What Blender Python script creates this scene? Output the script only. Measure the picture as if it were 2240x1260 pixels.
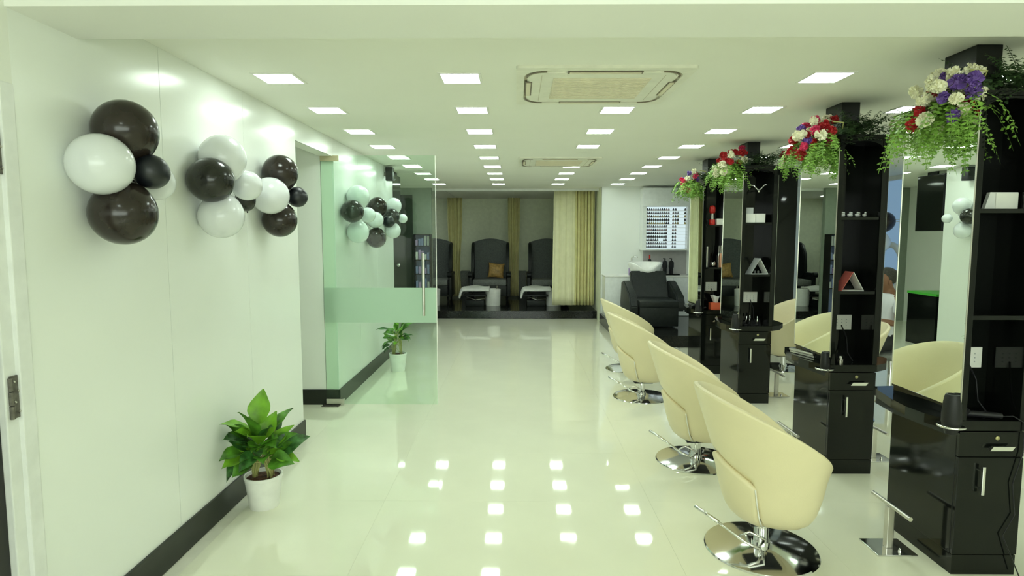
import bpy, bmesh, math, random
from mathutils import Vector, Matrix
random.seed(7)
S = bpy.context.scene
for o in list(bpy.data.objects): bpy.data.objects.remove(o)
COL = S.collection
PI = math.pi

# ------------------------------------------------------------------ camera
F = 1313.0; PITCH = math.atan(115 / F); YAW = math.atan(11 / F)
cd = bpy.data.cameras.new('camera'); cam = bpy.data.objects.new('camera', cd); COL.objects.link(cam)
cd.sensor_width = 36; cd.lens = 36 * F / 2240; cd.clip_start = 0.05; cd.clip_end = 100
cam.location = (0, 0, 1.6); cam.rotation_euler = (PI / 2 - PITCH, 0, YAW)
S.camera = cam
# ------------------------------------------------------------------ world, light, exposure
w = bpy.data.worlds.new('world'); S.world = w; w.use_nodes = True
bg = w.node_tree.nodes['Background']; bg.inputs[0].default_value = (0.195, 0.32, 0.45, 1); bg.inputs[1].default_value = 1.0
S.view_settings.view_transform = 'Standard'; S.view_settings.look = 'None'
S.view_settings.exposure = 0.0; S.view_settings.gamma = 1; S.view_settings.use_curve_mapping = False
LAMP = (0.86, 1.0, 0.885); LAMP_POWER = 25.5
cy = S.cycles; cy.max_bounces = 16; cy.diffuse_bounces = 10; cy.glossy_bounces = 8; cy.transparent_max_bounces = 16; cy.transmission_bounces = 8
# area light added behind the camera, standing in for shopfront daylight
al = bpy.data.lights.new('shopfront_fill', 'AREA'); al.shape = 'RECTANGLE'; al.size = 5.2; al.size_y = 1.3; al.energy = 105; al.color = (0.88, 1.0, 0.90)
ao = bpy.data.objects.new('shopfront_fill', al); COL.objects.link(ao); ao.location = (1.0, -2.9, 1.7); ao.rotation_euler = (PI / 2, 0, 0)

# ------------------------------------------------------------------ materials
MATS = {}
def mat(name, col, rough=0.5, metal=0.0, spec=0.5, noise=None, bump=None, coat=0.0, alpha=None, emit=None, sss=0, sheen=0):
    """noise=(scale, amount) mottles the colour, bump=(scale, strength)."""
    m = bpy.data.materials.new(name); m.use_nodes = True; nt = m.node_tree; N = nt.nodes; L = nt.links
    p = N['Principled BSDF']; c = (*col, 1)
    p.inputs['Base Color'].default_value = c; p.inputs['Roughness'].default_value = rough
    p.inputs['Metallic'].default_value = metal; p.inputs['Specular IOR Level'].default_value = spec
    p.inputs['Coat Weight'].default_value = coat; p.inputs['Coat Roughness'].default_value = 0.04
    if sheen: p.inputs['Sheen Weight'].default_value = sheen
    if emit: p.inputs['Emission Color'].default_value = (*emit[0], 1); p.inputs['Emission Strength'].default_value = emit[1]
    tc = N.new('ShaderNodeTexCoord')
    n = N.new('ShaderNodeTexNoise'); L.new(tc.outputs['Object'], n.inputs['Vector'])
    sc, am = noise if noise else (14.0, 0.05)
    n.inputs['Scale'].default_value = sc; n.inputs['Detail'].default_value = 3
    r = N.new('ShaderNodeValToRGB'); e = r.color_ramp.elements
    e[0].position = 0.3; e[1].position = 0.7
    e[0].color = (*[max(0, v * (1 - am)) for v in col], 1); e[1].color = (*[min(1, v * (1 + am)) for v in col], 1)
    L.new(n.outputs['Fac'], r.inputs['Fac']); L.new(r.outputs['Color'], p.inputs['Base Color'])
    if bump:
        n2 = N.new('ShaderNodeTexNoise'); L.new(tc.outputs['Object'], n2.inputs['Vector']); n2.inputs['Scale'].default_value = bump[0]
        b = N.new('ShaderNodeBump'); b.inputs['Strength'].default_value = bump[1]; b.inputs['Distance'].default_value = 0.02
        L.new(n2.outputs['Fac'], b.inputs['Height']); L.new(b.outputs['Normal'], p.inputs['Normal'])
    MATS[name] = m; return m
mat('wall_laminate', (0.80, 0.82, 0.79), 0.22, noise=(1.2, 0.015), bump=(1.6, 0.25))
mat('wall_paint', (0.78, 0.79, 0.74), 0.6, noise=(2, 0.02))
mat('ceiling_paint', (0.82, 0.82, 0.76), 0.75, noise=(1.5, 0.015))
mat('beam_paint', (0.82, 0.82, 0.79), 0.6, noise=(1.5, 0.015))
mat('floor_tile', (0.80, 0.80, 0.66), 0.045, spec=0.55, noise=(3, 0.02), coat=0.3)
mat('grout', (0.70, 0.69, 0.60), 0.5)
mat('black_skirting', (0.017, 0.020, 0.015), 0.3, spec=0.3)
mat('black_granite', (0.008, 0.009, 0.008), 0.12, spec=0.28, noise=(60, 0.5))
mat('black_gloss', (0.005, 0.006, 0.005), 0.07, spec=0.30, noise=(5, 0.2))
mat('black_satin', (0.008, 0.009, 0.008), 0.4, spec=0.3)
mat('black_plastic', (0.014, 0.014, 0.016), 0.4, spec=0.3)
mat('grey_fabric', (0.105, 0.115, 0.115), 0.85, noise=(40, 0.2), bump=(150, 0.3))
mat('grey_seat', (0.19, 0.20, 0.19), 0.8, noise=(40, 0.2))
mat('black_leather', (0.010, 0.013, 0.012), 0.42, spec=0.3, noise=(20, 0.25), bump=(60, 0.15))
mat('cream_leather', (0.74, 0.66, 0.44), 0.38, noise=(6, 0.02), bump=(120, 0.06))
mat('chrome', (0.78, 0.78, 0.78), 0.08, metal=1, noise=(3, 0.02))
mat('brushed_steel', (0.62, 0.60, 0.56), 0.3, metal=1)
mat('dark_steel', (0.16, 0.15, 0.13), 0.4, metal=0.7, noise=(60, 0.3))
mat('white_plastic', (0.80, 0.80, 0.76), 0.35)
mat('ac_plastic', (0.80, 0.79, 0.70), 0.4)
mat('ac_grille', (0.72, 0.66, 0.52), 0.5)
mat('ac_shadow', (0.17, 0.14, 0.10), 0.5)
mat('ac_gap', (0.50, 0.46, 0.36), 0.6)
mat('white_ceramic', (0.85, 0.85, 0.83), 0.12)
mat('white_cabinet', (0.80, 0.82, 0.82), 0.2)
mat('grey_splash', (0.42, 0.40, 0.40), 0.35)
mat('frame_white', (0.74, 0.75, 0.74), 0.4)
mat('balloon_brown', (0.020, 0.014, 0.011), 0.2, spec=0.4, noise=(3, 0.15), coat=0.15)
mat('balloon_dark', (0.016, 0.016, 0.013), 0.2, spec=0.4, noise=(3, 0.15), coat=0.15)
mat('balloon_navy', (0.008, 0.010, 0.014), 0.38)
mat('balloon_white', (0.70, 0.72, 0.75), 0.25, noise=(1.5, 0.008), coat=0.3)
mat('pot_white', (0.84, 0.84, 0.82), 0.3)
mat('soil', (0.09, 0.035, 0.018), 0.95, noise=(40, 0.5), bump=(80, 1))
mat('leaf', (0.070, 0.200, 0.018), 0.40, noise=(14, 0.75))
mat('leaf_bright', (0.16, 0.36, 0.022), 0.40, noise=(12, 0.35))
mat('leaf_deep', (0.035, 0.12, 0.022), 0.42, noise=(30, 0.7))
mat('stem', (0.42, 0.42, 0.16), 0.5)
mat('fern', (0.18, 0.34, 0.05), 0.55, noise=(30, 0.4))
mat('fern_dark', (0.030, 0.065, 0.018), 0.6, noise=(30, 0.4))
mat('petal_white', (0.82, 0.80, 0.62), 0.6)
mat('petal_red', (0.42, 0.010, 0.016), 0.55)
mat('petal_pink', (0.62, 0.035, 0.12), 0.55)
mat('petal_purple', (0.16, 0.08, 0.36), 0.55)
mat('curtain_pale', (0.70, 0.68, 0.46), 0.85, noise=(8, 0.05))
mat('curtain_olive', (0.62, 0.58, 0.30), 0.85, noise=(8, 0.08))
mat('towel', (0.82, 0.82, 0.80), 0.95, bump=(200, 0.4))
mat('pillow_gold', (0.46, 0.28, 0.09), 0.5, noise=(18, 0.35))
mat('recess_paint', (0.76, 0.79, 0.64), 0.6)
mat('partition_paint', (0.24, 0.28, 0.23), 0.5)
mat('patch_metal', (0.50, 0.46, 0.30), 0.4, metal=0.3)
mat('dark_door', (0.045, 0.055, 0.045), 0.25)
mat('black_door', (0.008, 0.008, 0.007), 0.35)
mat('green_top', (0.06, 0.40, 0.04), 0.4)
mat('blue_backlight_tint', (0.20, 0.24, 0.45), 0.4)  # display shelf's blue backlight put into the colour of panel and boxes
mat('orange_card', (0.60, 0.10, 0.04), 0.5)
mat('red_plastic', (0.55, 0.02, 0.015), 0.35)
mat('pink_card', (0.55, 0.13, 0.11), 0.5)
mat('paper', (0.72, 0.73, 0.72), 0.5)
mat('paper_grey', (0.42, 0.44, 0.45), 0.5)
mat('lilac_plastic', (0.42, 0.30, 0.55), 0.4)
mat('copper', (0.55, 0.28, 0.18), 0.3, metal=0.6)
mat('brass', (0.45, 0.42, 0.22), 0.35, metal=0.8)
mat('skin', (0.20, 0.095, 0.05), 0.55)
mat('hair', (0.030, 0.030, 0.024), 0.7, noise=(60, 0.4))
mat('shirt', (0.66, 0.68, 0.72), 0.85, noise=(12, 0.05))
mat('trousers', (0.016, 0.017, 0.020), 0.85)
mat('eye_white', (0.75, 0.73, 0.70), 0.3)
mat('mouth', (0.22, 0.06, 0.045), 0.5)
for i, c in enumerate([(0.02, 0.015, 0.02), (0.10, 0.08, 0.10), (0.32, 0.27, 0.12), (0.03, 0.03, 0.05), (0.30, 0.22, 0.22), (0.22, 0.22, 0.26)]):
    mat('polish_%d' % i, c, 0.25)
M = MATS
def node_mat(name):
    m = bpy.data.materials.new(name); m.use_nodes = True; nt = m.node_tree
    for n in list(nt.nodes):
        if n.type != 'OUTPUT_MATERIAL': nt.nodes.remove(n)
    MATS[name] = m; return m, nt, nt.nodes, nt.links, nt.nodes['Material Output']
def lamp_mat(name, col, power):
    m, nt, N, L, out = node_mat(name)
    e = N.new('ShaderNodeEmission'); e.inputs[0].default_value = (*col, 1); e.inputs[1].default_value = power
    L.new(e.outputs[0], out.inputs[0])
lamp_mat('lamp', LAMP, LAMP_POWER)
lamp_mat('rack_light', (0.80, 0.98, 1.0), 0.85)
def glass_mat(name, tint):
    m, nt, N, L, out = node_mat(name)
    t = N.new('ShaderNodeBsdfTransparent'); t.inputs[0].default_value = (*tint, 1)
    g = N.new('ShaderNodeBsdfGlossy'); g.inputs['Roughness'].default_value = 0.01
    fr = N.new('ShaderNodeFresnel'); fr.inputs[0].default_value = 1.5
    x = N.new('ShaderNodeMixShader'); ge = N.new('ShaderNodeNewGeometry'); iv = N.new('ShaderNodeMath'); iv.operation = 'SUBTRACT'; iv.inputs[0].default_value = 1.0; L.new(ge.outputs['Backfacing'], iv.inputs[1])
    mu = N.new('ShaderNodeMath'); mu.operation = 'MULTIPLY'; L.new(fr.outputs[0], mu.inputs[0]); L.new(iv.outputs[0], mu.inputs[1]); L.new(mu.outputs[0], x.inputs[0]); L.new(t.outputs[0], x.inputs[1]); L.new(g.outputs[0], x.inputs[2])
    L.new(x.outputs[0], out.inputs[0])
glass_mat('glass', (0.905, 0.985, 0.93)); glass_mat('window_glass', (0.95, 0.97, 0.97))
m, nt, N, L, out = node_mat('frosted')
a = N.new('ShaderNodeBsdfTranslucent'); a.inputs[0].default_value = (0.78, 0.92, 0.80, 1)
b = N.new('ShaderNodeBsdfDiffuse'); b.inputs[0].default_value = (0.50, 0.62, 0.53, 1)
c = N.new('ShaderNodeBsdfTransparent'); c.inputs[0].default_value = (0.8, 0.92, 0.84, 1)
x = N.new('ShaderNodeMixShader'); x.inputs[0].default_value = 0.5; L.new(a.outputs[0], x.inputs[1]); L.new(b.outputs[0], x.inputs[2])
y = N.new('ShaderNodeMixShader'); y.inputs[0].default_value = 0.16; L.new(x.outputs[0], y.inputs[1]); L.new(c.outputs[0], y.inputs[2]); L.new(y.outputs[0], out.inputs[0])
m, nt, N, L, out = node_mat('mirror')
g = N.new('ShaderNodeBsdfGlossy'); g.inputs[0].default_value = (0.86, 0.92, 0.84, 1); g.inputs['Roughness'].default_value = 0.0; L.new(g.outputs[0], out.inputs[0])

# ------------------------------------------------------------------ mesh helpers
def box(bm, x0, x1, y0, y1, z0, z1, bev=0.0):
    r = bmesh.ops.create_cube(bm, size=1)
    bmesh.ops.scale(bm, vec=(abs(x1 - x0), abs(y1 - y0), abs(z1 - z0)), verts=r['verts'])
    bmesh.ops.translate(bm, vec=((x0 + x1) / 2, (y0 + y1) / 2, (z0 + z1) / 2), verts=r['verts'])
    if bev:
        es = list({e for v in r['verts'] for e in v.link_edges})
        bmesh.ops.bevel(bm, geom=es, offset=bev, segments=2, profile=0.6, affect='EDGES')
def BM(*boxes, bev=0.0):
    bm = bmesh.new()
    for b in boxes: box(bm, *b, bev=bev)
    return bm
def cyl(bm, x, y, z0, z1, r0, r1=None, n=24):
    r1 = r0 if r1 is None else r1
    r = bmesh.ops.create_cone(bm, cap_ends=True, segments=n, radius1=r0, radius2=r1, depth=z1 - z0)
    bmesh.ops.translate(bm, vec=(x, y, (z0 + z1) / 2), verts=r['verts']); return r['verts']
def lathe(bm, prof, n=32, cx=0, cy=0, cap0=True, cap1=True):
    rings = []
    for r, z in prof:
        rings.append([bm.verts.new((cx + r * math.cos(2 * PI * i / n), cy + r * math.sin(2 * PI * i / n), z)) for i in range(n)])
    for a, b in zip(rings, rings[1:]):
        for i in range(n): bm.faces.new((a[i], a[(i + 1) % n], b[(i + 1) % n], b[i]))
    if cap0: bm.faces.new(rings[0][::-1])
    if cap1: bm.faces.new(rings[-1])
def tube(bm, pts, r, n=8, r2=None):
    pts = [Vector(p) for p in pts]; rings = []
    for i, p in enumerate(pts):
        d = (pts[min(i + 1, len(pts) - 1)] - pts[max(i - 1, 0)]).normalized()
        a = d.orthogonal().normalized() if i == 0 else (rings[-1][1] - d * rings[-1][1].dot(d)).normalized()
        b = d.cross(a); rr = r if r2 is None else r + (r2 - r) * i / (len(pts) - 1)
        rings.append(([bm.verts.new(p + rr * (math.cos(2 * PI * k / n) * a + math.sin(2 * PI * k / n) * b)) for k in range(n)], a))
    for (A, _), (B, _) in zip(rings, rings[1:]):
        for k in range(n): bm.faces.new((A[k], A[(k + 1) % n], B[(k + 1) % n], B[k]))
    bm.faces.new(rings[0][0][::-1]); bm.faces.new(rings[-1][0])
def prism(bm, pts, z0, z1, axis='z'):
    def P(a, b, c): return {'z': (a, b, c), 'y': (a, c, b), 'x': (c, a, b)}[axis]
    A = [bm.verts.new(P(x, y, z0)) for x, y in pts]; B = [bm.verts.new(P(x, y, z1)) for x, y in pts]; n = len(pts)
    for i in range(n): bm.faces.new((A[i], A[(i + 1) % n], B[(i + 1) % n], B[i]))
    bm.faces.new(A[::-1]); bm.faces.new(B); bmesh.ops.recalc_face_normals(bm, faces=bm.faces)
def ball(bm, c, r, sx=1, sy=1, sz=1, sub=2):
    q = bmesh.ops.create_icosphere(bm, subdivisions=sub, radius=r)
    bmesh.ops.scale(bm, vec=(sx, sy, sz), verts=q['verts']); bmesh.ops.translate(bm, vec=c, verts=q['verts']); return q['verts']
def obj(name, bm, m, parent=None, smooth=False, loc=(0, 0, 0), rot=(0, 0, 0), kind=None, label=None):
    if isinstance(bm, bpy.types.Mesh): me = bm
    else:
        bmesh.ops.recalc_face_normals(bm, faces=bm.faces)
        me = bpy.data.meshes.new(name); bm.to_mesh(me); bm.free()
        me.materials.append(M[m] if isinstance(m, str) else m)
        if smooth:
            for p in me.polygons: p.use_smooth = True
            if smooth == 'auto':
                me.set_sharp_from_angle(angle=math.radians(38))
    o = bpy.data.objects.new(name, me); COL.objects.link(o); o.location = loc; o.rotation_euler = rot
    if parent: o.parent = parent
    if kind: o['kind'] = kind
    if label: o['label'] = label
    return o
def tag(o, label, cat, group=None):
    o['label'] = label; o['category'] = cat
    if group: o['group'] = group
    return o
def thing(name, label, cat, loc=(0, 0, 0), rz=0, group=None):
    o = bpy.data.objects.new(name, None); COL.objects.link(o); o.location = loc; o.rotation_euler = (0, 0, rz); o.empty_display_size = 0.1
    return tag(o, label, cat, group)
def single(name, bm, m, label, cat, group=None, smooth=False, loc=(0, 0, 0), rot=(0, 0, 0)):
    return tag(obj(name, bm, m, None, smooth, loc, rot), label, cat, group)
def dup(root, loc=None, rz=None, label=None, group=None, scale=None):
    def cp(o, par):
        c = o.copy(); COL.objects.link(c); c.parent = par
        for ch in kids.get(o.name, []): cp(ch, c)
        return c
    kids = {}
    def walk(o):
        kids[o.name] = list(o.children)
        for ch in o.children: walk(ch)
    walk(root); r = cp(root, None)
    if loc is not None: r.location = loc
    if rz is not None: r.rotation_euler = (0, 0, rz)
    if scale is not None: r.scale = scale
    if label: r['label'] = label
    if group: r['group'] = group
    return r
def struct(name, bm, m, parent=None, smooth=False):
    return obj(name, bm, m, parent, smooth, kind='structure' if not parent else None)
ORD = ['first', 'second', 'third', 'fourth', 'fifth', 'sixth', 'seventh', 'eighth', 'ninth', 'tenth', 'eleventh', 'twelfth']

# ================================================================== SETTING
H = 2.48; XL = -1.685
fl = struct('floor', BM((-3.25, 5.65, -3.05, 14.7, -0.12, -0.004)), 'grout')
ts = 0.8; tile_me = None
for i in range(11):
    for j in range(18):
        x0 = -3.2 + i * ts; y0 = -3.0 + j * ts + 0.1
        if y0 > 11.4 or (x0 > 1.5 and y0 > 8.8) or (x0 < -2.0 and y0 < 3.8) or (x0 > 3.5 and y0 < 0.5): continue
        if tile_me is None:
            o = obj('tile', BM((0.0003, ts - 0.0003, 0.0003, ts - 0.0003, -0.006, 0.0)), 'floor_tile', fl, loc=(x0, y0, 0)); tile_me = o.data
        else: obj('tile', tile_me, None, fl, loc=(x0, y0, 0))
struct('ceiling', BM((-3.25, 5.65, -3.05, 14.7, H, H + 0.1)), 'ceiling_paint')
struct('trim_1', BM((XL - 0.1, 5.6, 2.03, 2.36, 2.35, H)), 'beam_paint')
# left wall: laminate panels on a backing, with the opening between 4.62 and 5.56
wl = struct('wall_left', BM((XL - 0.12, XL - 0.015, 2.0, 4.615, 0, H), (XL - 0.12, XL - 0.015, 4.615, 5.575, 2.32, H),
                            (XL - 0.12, XL - 0.015, 5.575, 8.19, 0, H), (XL - 0.12, XL, -3.0, 1.10, 0, H), (XL - 0.12, XL, 1.10, 2.04, 2.10, H)), 'wall_paint')
for a, b, z in [(2.04, 2.884, 0), (2.887, 3.748, 0), (3.751, 4.62, 0), (4.622, 5.57, 2.32), (5.572, 6.40, 0), (6.403, 7.24, 0), (7.243, 8.195, 0)]:
    obj('panel', BM((XL - 0.015, XL, a, b, z, H), bev=0.001), 'wall_laminate', wl)
obj('end_panel', BM((XL - 0.12, XL - 0.001, 4.616, 4.621, 0, 2.32)), 'wall_laminate', wl)
struct('wall_corridor', BM((-3.2, XL - 0.125, 5.575, 5.675, 0, H), (-3.2, XL - 0.125, 4.515, 4.61, 0, H)), 'wall_laminate')
struct('wall_alcove', BM((-3.3, -3.2, 4.5, 14.7, 0, H)), 'wall_paint')
struct('baseboard_left', BM((XL, XL + 0.012, 2.05, 4.632, 0, 0.145), (XL - 0.12, XL + 0.012, 4.621, 4.632, 0, 0.145), (XL, XL + 0.012, 5.565, 8.20, 0, 0.145),
                            (-3.19, XL, 5.562, 5.574, 0, 0.145)), 'black_skirting')
struct('wall_back', BM((-3.25, 5.65, -3.15, -3.05, 0, H)), 'wall_paint')
struct('wall_right', BM((5.6, 5.7, -3.05, 7.6, 0, H), (5.6, 5.7, 10.6, 11.2, 0, H), (5.6, 5.7, 7.6, 10.6, 0, 0.35)), 'wall_paint')
struct('wall_wash', BM((1.54, 5.6, 11.0, 11.1, 0, H)), 'wall_laminate')
struct('wall_recess', BM((-3.2, 1.62, 14.6, 14.7, 0, H)), 'recess_paint')
struct('wall_recess_side', BM((1.54, 1.62, 11.1, 14.6, 0, H)), 'recess_paint')
struct('trim_2', BM((-3.2, 1.54, 11.44, 11.50, 2.435, H), bev=0.004), 'frame_white')
wn = struct('window_1', BM((5.6, 5.66, 7.6, 10.6, 0.35, 0.41), (5.6, 5.66, 7.6, 10.6, 2.42, 2.48), (5.6, 5.66, 7.6, 7.66, 0.35, 2.48), (5.6, 5.66, 10.54, 10.6, 0.35, 2.48), (5.6, 5.66, 9.5, 9.55, 0.41, 2.42)), 'frame_white')
obj('pane', BM((5.625, 5.635, 7.66, 9.5, 0.41, 2.42)), 'window_glass', wn); obj('pane', BM((5.625, 5.635, 9.55, 10.54, 0.41, 2.42)), 'window_glass', wn)
for z in (1.83, 1.80): obj('window_rail', BM((5.60, 5.62, 7.66, 10.54, z, z + 0.008)), 'frame_white', wn)
# door in the left wall beside the camera
d = struct('door_1', BM((XL - 0.075, XL - 0.035, 1.14, 1.935, 0.01, 2.06)), 'black_door')
obj('door_frame', BM((XL - 0.10, XL + 0.004, 1.985, 2.042, 0, 2.104), (XL - 0.098, XL - 0.012, 1.937, 1.987, 0, 2.062), (XL - 0.099, XL + 0.003, 1.139, 1.986, 2.06, 2.104), (XL - 0.10, XL + 0.004, 1.08, 1.14, 0, 2.104), bev=0.004), 'frame_white', d)
for z0 in (0.985, 1.80, 0.25):
    bm = BM((XL - 0.013, XL - 0.006, 1.955, 1.996, z0, z0 + 0.145), bev=0.001)
    for k in range(3): cyl(bm, XL - 0.006, 1.955, z0 + k * 0.048, z0 + k * 0.048 + 0.044, 0.008, n=10)
    hg = obj('hinge', bm, 'dark_steel', d)
    b2 = bmesh.new()
    for k in range(4): ball(b2, (XL - 0.005, 1.976 + 0.008 * (-1) ** k, z0 + 0.02 + 0.035 * k), 0.005, sub=1)
    obj('screw', b2, 'brushed_steel', hg)

# ================================================================== RAISED PLATFORMS
p = thing('raised_platform', 'wide black polished step across the curtained chair area', 'platform', (0, 11.5, 0))
obj('deck', BM((-3.19, 1.535, 0, 3.095, 0, 0.15), bev=0.004), 'black_granite', p)
p = thing('raised_platform', 'black polished step under the hair washing chair', 'platform', (1.54, 8.5, 0))
obj('deck', BM((-0.02, 4.0, 0, 2.497, 0, 0.172), bev=0.004), 'black_granite', p)

# ================================================================== CEILING LIGHTS
cols = [(-1.335, 'leftmost'), (-0.316, 'second'), (0.70, 'middle'), (1.718, 'fourth'), (2.74, 'rightmost')]
proto = thing('ceiling_light', 'x', 'light', (0, 0, 0))
fb = bmesh.new()
for q in [(-0.118, 0.118, -0.118, -0.103), (-0.118, 0.118, 0.103, 0.118), (-0.118, -0.103, -0.103, 0.103), (0.103, 0.118, -0.103, 0.103)]: box(fb, *q, -0.006, 0.0)
obj('frame', fb, 'white_plastic', proto); obj('diffuser', BM((-0.103, 0.103, -0.103, 0.103, -0.004, -0.001)), 'lamp', proto)
first = True
def put_light(x, y, label, group='square ceiling light panels'):
    global first
    if first: proto.location = (x, y, H); proto['label'] = label; proto['group'] = group; first = False
    else: dup(proto, (x, y, H), label=label, group=group)
for ci, (x, cn) in enumerate(cols):
    rows = [k for k in range(9) if not (ci == 2 and k in (0, 4))]
    if ci == 4: rows = rows[:7]
    for n, k in enumerate(rows):
        put_light(x, 3.45 + 0.866 * k, 'square white ceiling light panel, %s from the front in the %s row' % (ORD[n], cn))
for n, (x, y) in enumerate([(-1.0, 0.9), (1.0, 0.9), (3.0, 0.9), (-1.0, -1.4), (1.0, -1.4), (3.0, -1.4)]):
    put_light(x, y, 'added unseen fill light panel behind the ceiling beam, %s of the six nearest ones' % ORD[n], 'added fill lights behind the beam')  # out of view, added to light the front of the room
for n, (x, y) in enumerate([(-2.75, 12.4), (-2.75, 13.5)]):
    put_light(x, y, 'added hidden fill light deep in the curtained recess, %s one' % ['nearer', 'farther'][n], 'added fill lights of the recess')  # hidden behind the left wall, added to brighten the recess
for n, (x, y) in enumerate([(4.3, 4.2), (4.3, 6.4)]):
    put_light(x, y, 'added unseen fill light over the right-hand seats, %s from the front' % ORD[n], 'added fill lights over the right-hand seats')  # unseen panels added to light the right part of the room

# ================================================================== CEILING AIR CONDITIONERS
def rrect(cx, cy, hx, hy, r, n=6):
    P = []
    for sx, sy, a0 in [(1, 1, 0), (-1, 1, PI / 2), (-1, -1, PI), (1, -1, 1.5 * PI)]:
        for k in range(n + 1):
            a = a0 + PI / 2 * k / n; P.append((cx + sx * (hx - r) + r * math.cos(a), cy + sy * (hy - r) + r * math.sin(a)))
    return P
def ring(bm, o, i, z0, z1):
    n = len(o); V = [[bm.verts.new((*p, z)) for p in L_] for L_, z in ((o, z0), (i, z0), (i, z1), (o, z1))]
    for k in range(n):
        j = (k + 1) % n
        for a in range(4): bm.faces.new((V[a][k], V[a][j], V[(a + 1) % 4][j], V[(a + 1) % 4][k]))
def make_ac(loc, label):
    t = thing('air_conditioner', label, 'air conditioner', loc, group='ceiling air conditioners'); t.scale = (1, 1, 0.5)
    hx, hy = 0.475, 0.435
    bm = bmesh.new(); ring(bm, rrect(0, 0, hx, hy, 0.02), rrect(0, 0, hx - 0.045, hy - 0.05, 0.12), -0.03, 0.0)
    obj('panel', bm, 'ac_plastic', t, 'auto')
    bm = bmesh.new(); prism(bm, rrect(0, 0, hx - 0.045, hy - 0.05, 0.12), -0.004, 0.0); obj('air_gap', bm, 'ac_gap', t)
    bm = bmesh.new(); prism(bm, rrect(0, 0, hx - 0.062, hy - 0.075, 0.105), -0.034, -0.004); bmesh.ops.bevel(bm, geom=[e for e in bm.edges if all(v.co.z < -0.03 for v in e.verts)], offset=0.012, segments=2, affect='EDGES')
    obj('inner_panel', bm, 'ac_plastic', t, 'auto')
    for (x0, x1, y0, y1) in [(-0.20, 0.20, -hy + 0.058, -hy + 0.098), (-0.20, 0.20, hy - 0.098, hy - 0.058), (-hx + 0.05, -hx + 0.09, -0.16, 0.16), (hx - 0.09, hx - 0.05, -0.16, 0.16)]:
        o = obj('louvre', BM((x0, x1, y0, y1, -0.040, -0.030), bev=0.003), 'ac_shadow', t)
        obj('vane', BM((x0 + 0.01, x1 - 0.01, (y0 + y1) / 2 - (0.012 if x1 - x0 > 0.1 else 0.14), (y0 + y1) / 2 + (0.012 if x1 - x0 > 0.1 else 0.14), -0.046, -0.040) if x1 - x0 > 0.1 else ((x0 + x1) / 2 - 0.012, (x0 + x1) / 2 + 0.012, y0 + 0.01, y1 - 0.01, -0.046, -0.040)), 'ac_grille', o)
    g = obj('intake_grille', BM((-0.27, 0.27, -0.24, 0.24, -0.044, -0.034), bev=0.003), 'ac_grille', t)
    bm = bmesh.new()
    for k in range(16): box(bm, -0.26, 0.26, -0.225 + k * 0.029, -0.213 + k * 0.029, -0.048, -0.044)
    s = obj('grille_slat', bm, 'ac_grille', g); s['kind'] = 'stuff'
    for x in (-0.335, 0.335): obj('corner_seam', BM((x - 0.0015, x + 0.0015, -0.30, 0.30, -0.036, -0.0335)), 'ac_gap', t)
    for sx, sy in ((-1, -1), (1, -1), (-1, 1), (1, 1)):
        bm = bmesh.new(); pts = []
        for k in range(7):
            a = PI / 2 * k / 6; pts.append((sx * (hx - 0.165 + 0.105 * math.cos(a)), sy * (hy - 0.17 + 0.105 * math.sin(a)), -0.034))
        tube(bm, pts, 0.007, 6); obj('corner_vent', bm, 'ac_shadow', t)
make_ac((0.47, 3.64, H), 'large square cream ceiling air conditioner nearer the front')
make_ac((0.49, 7.30, H), 'square ceiling air conditioner farther back, before the curtained recess')

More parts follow.
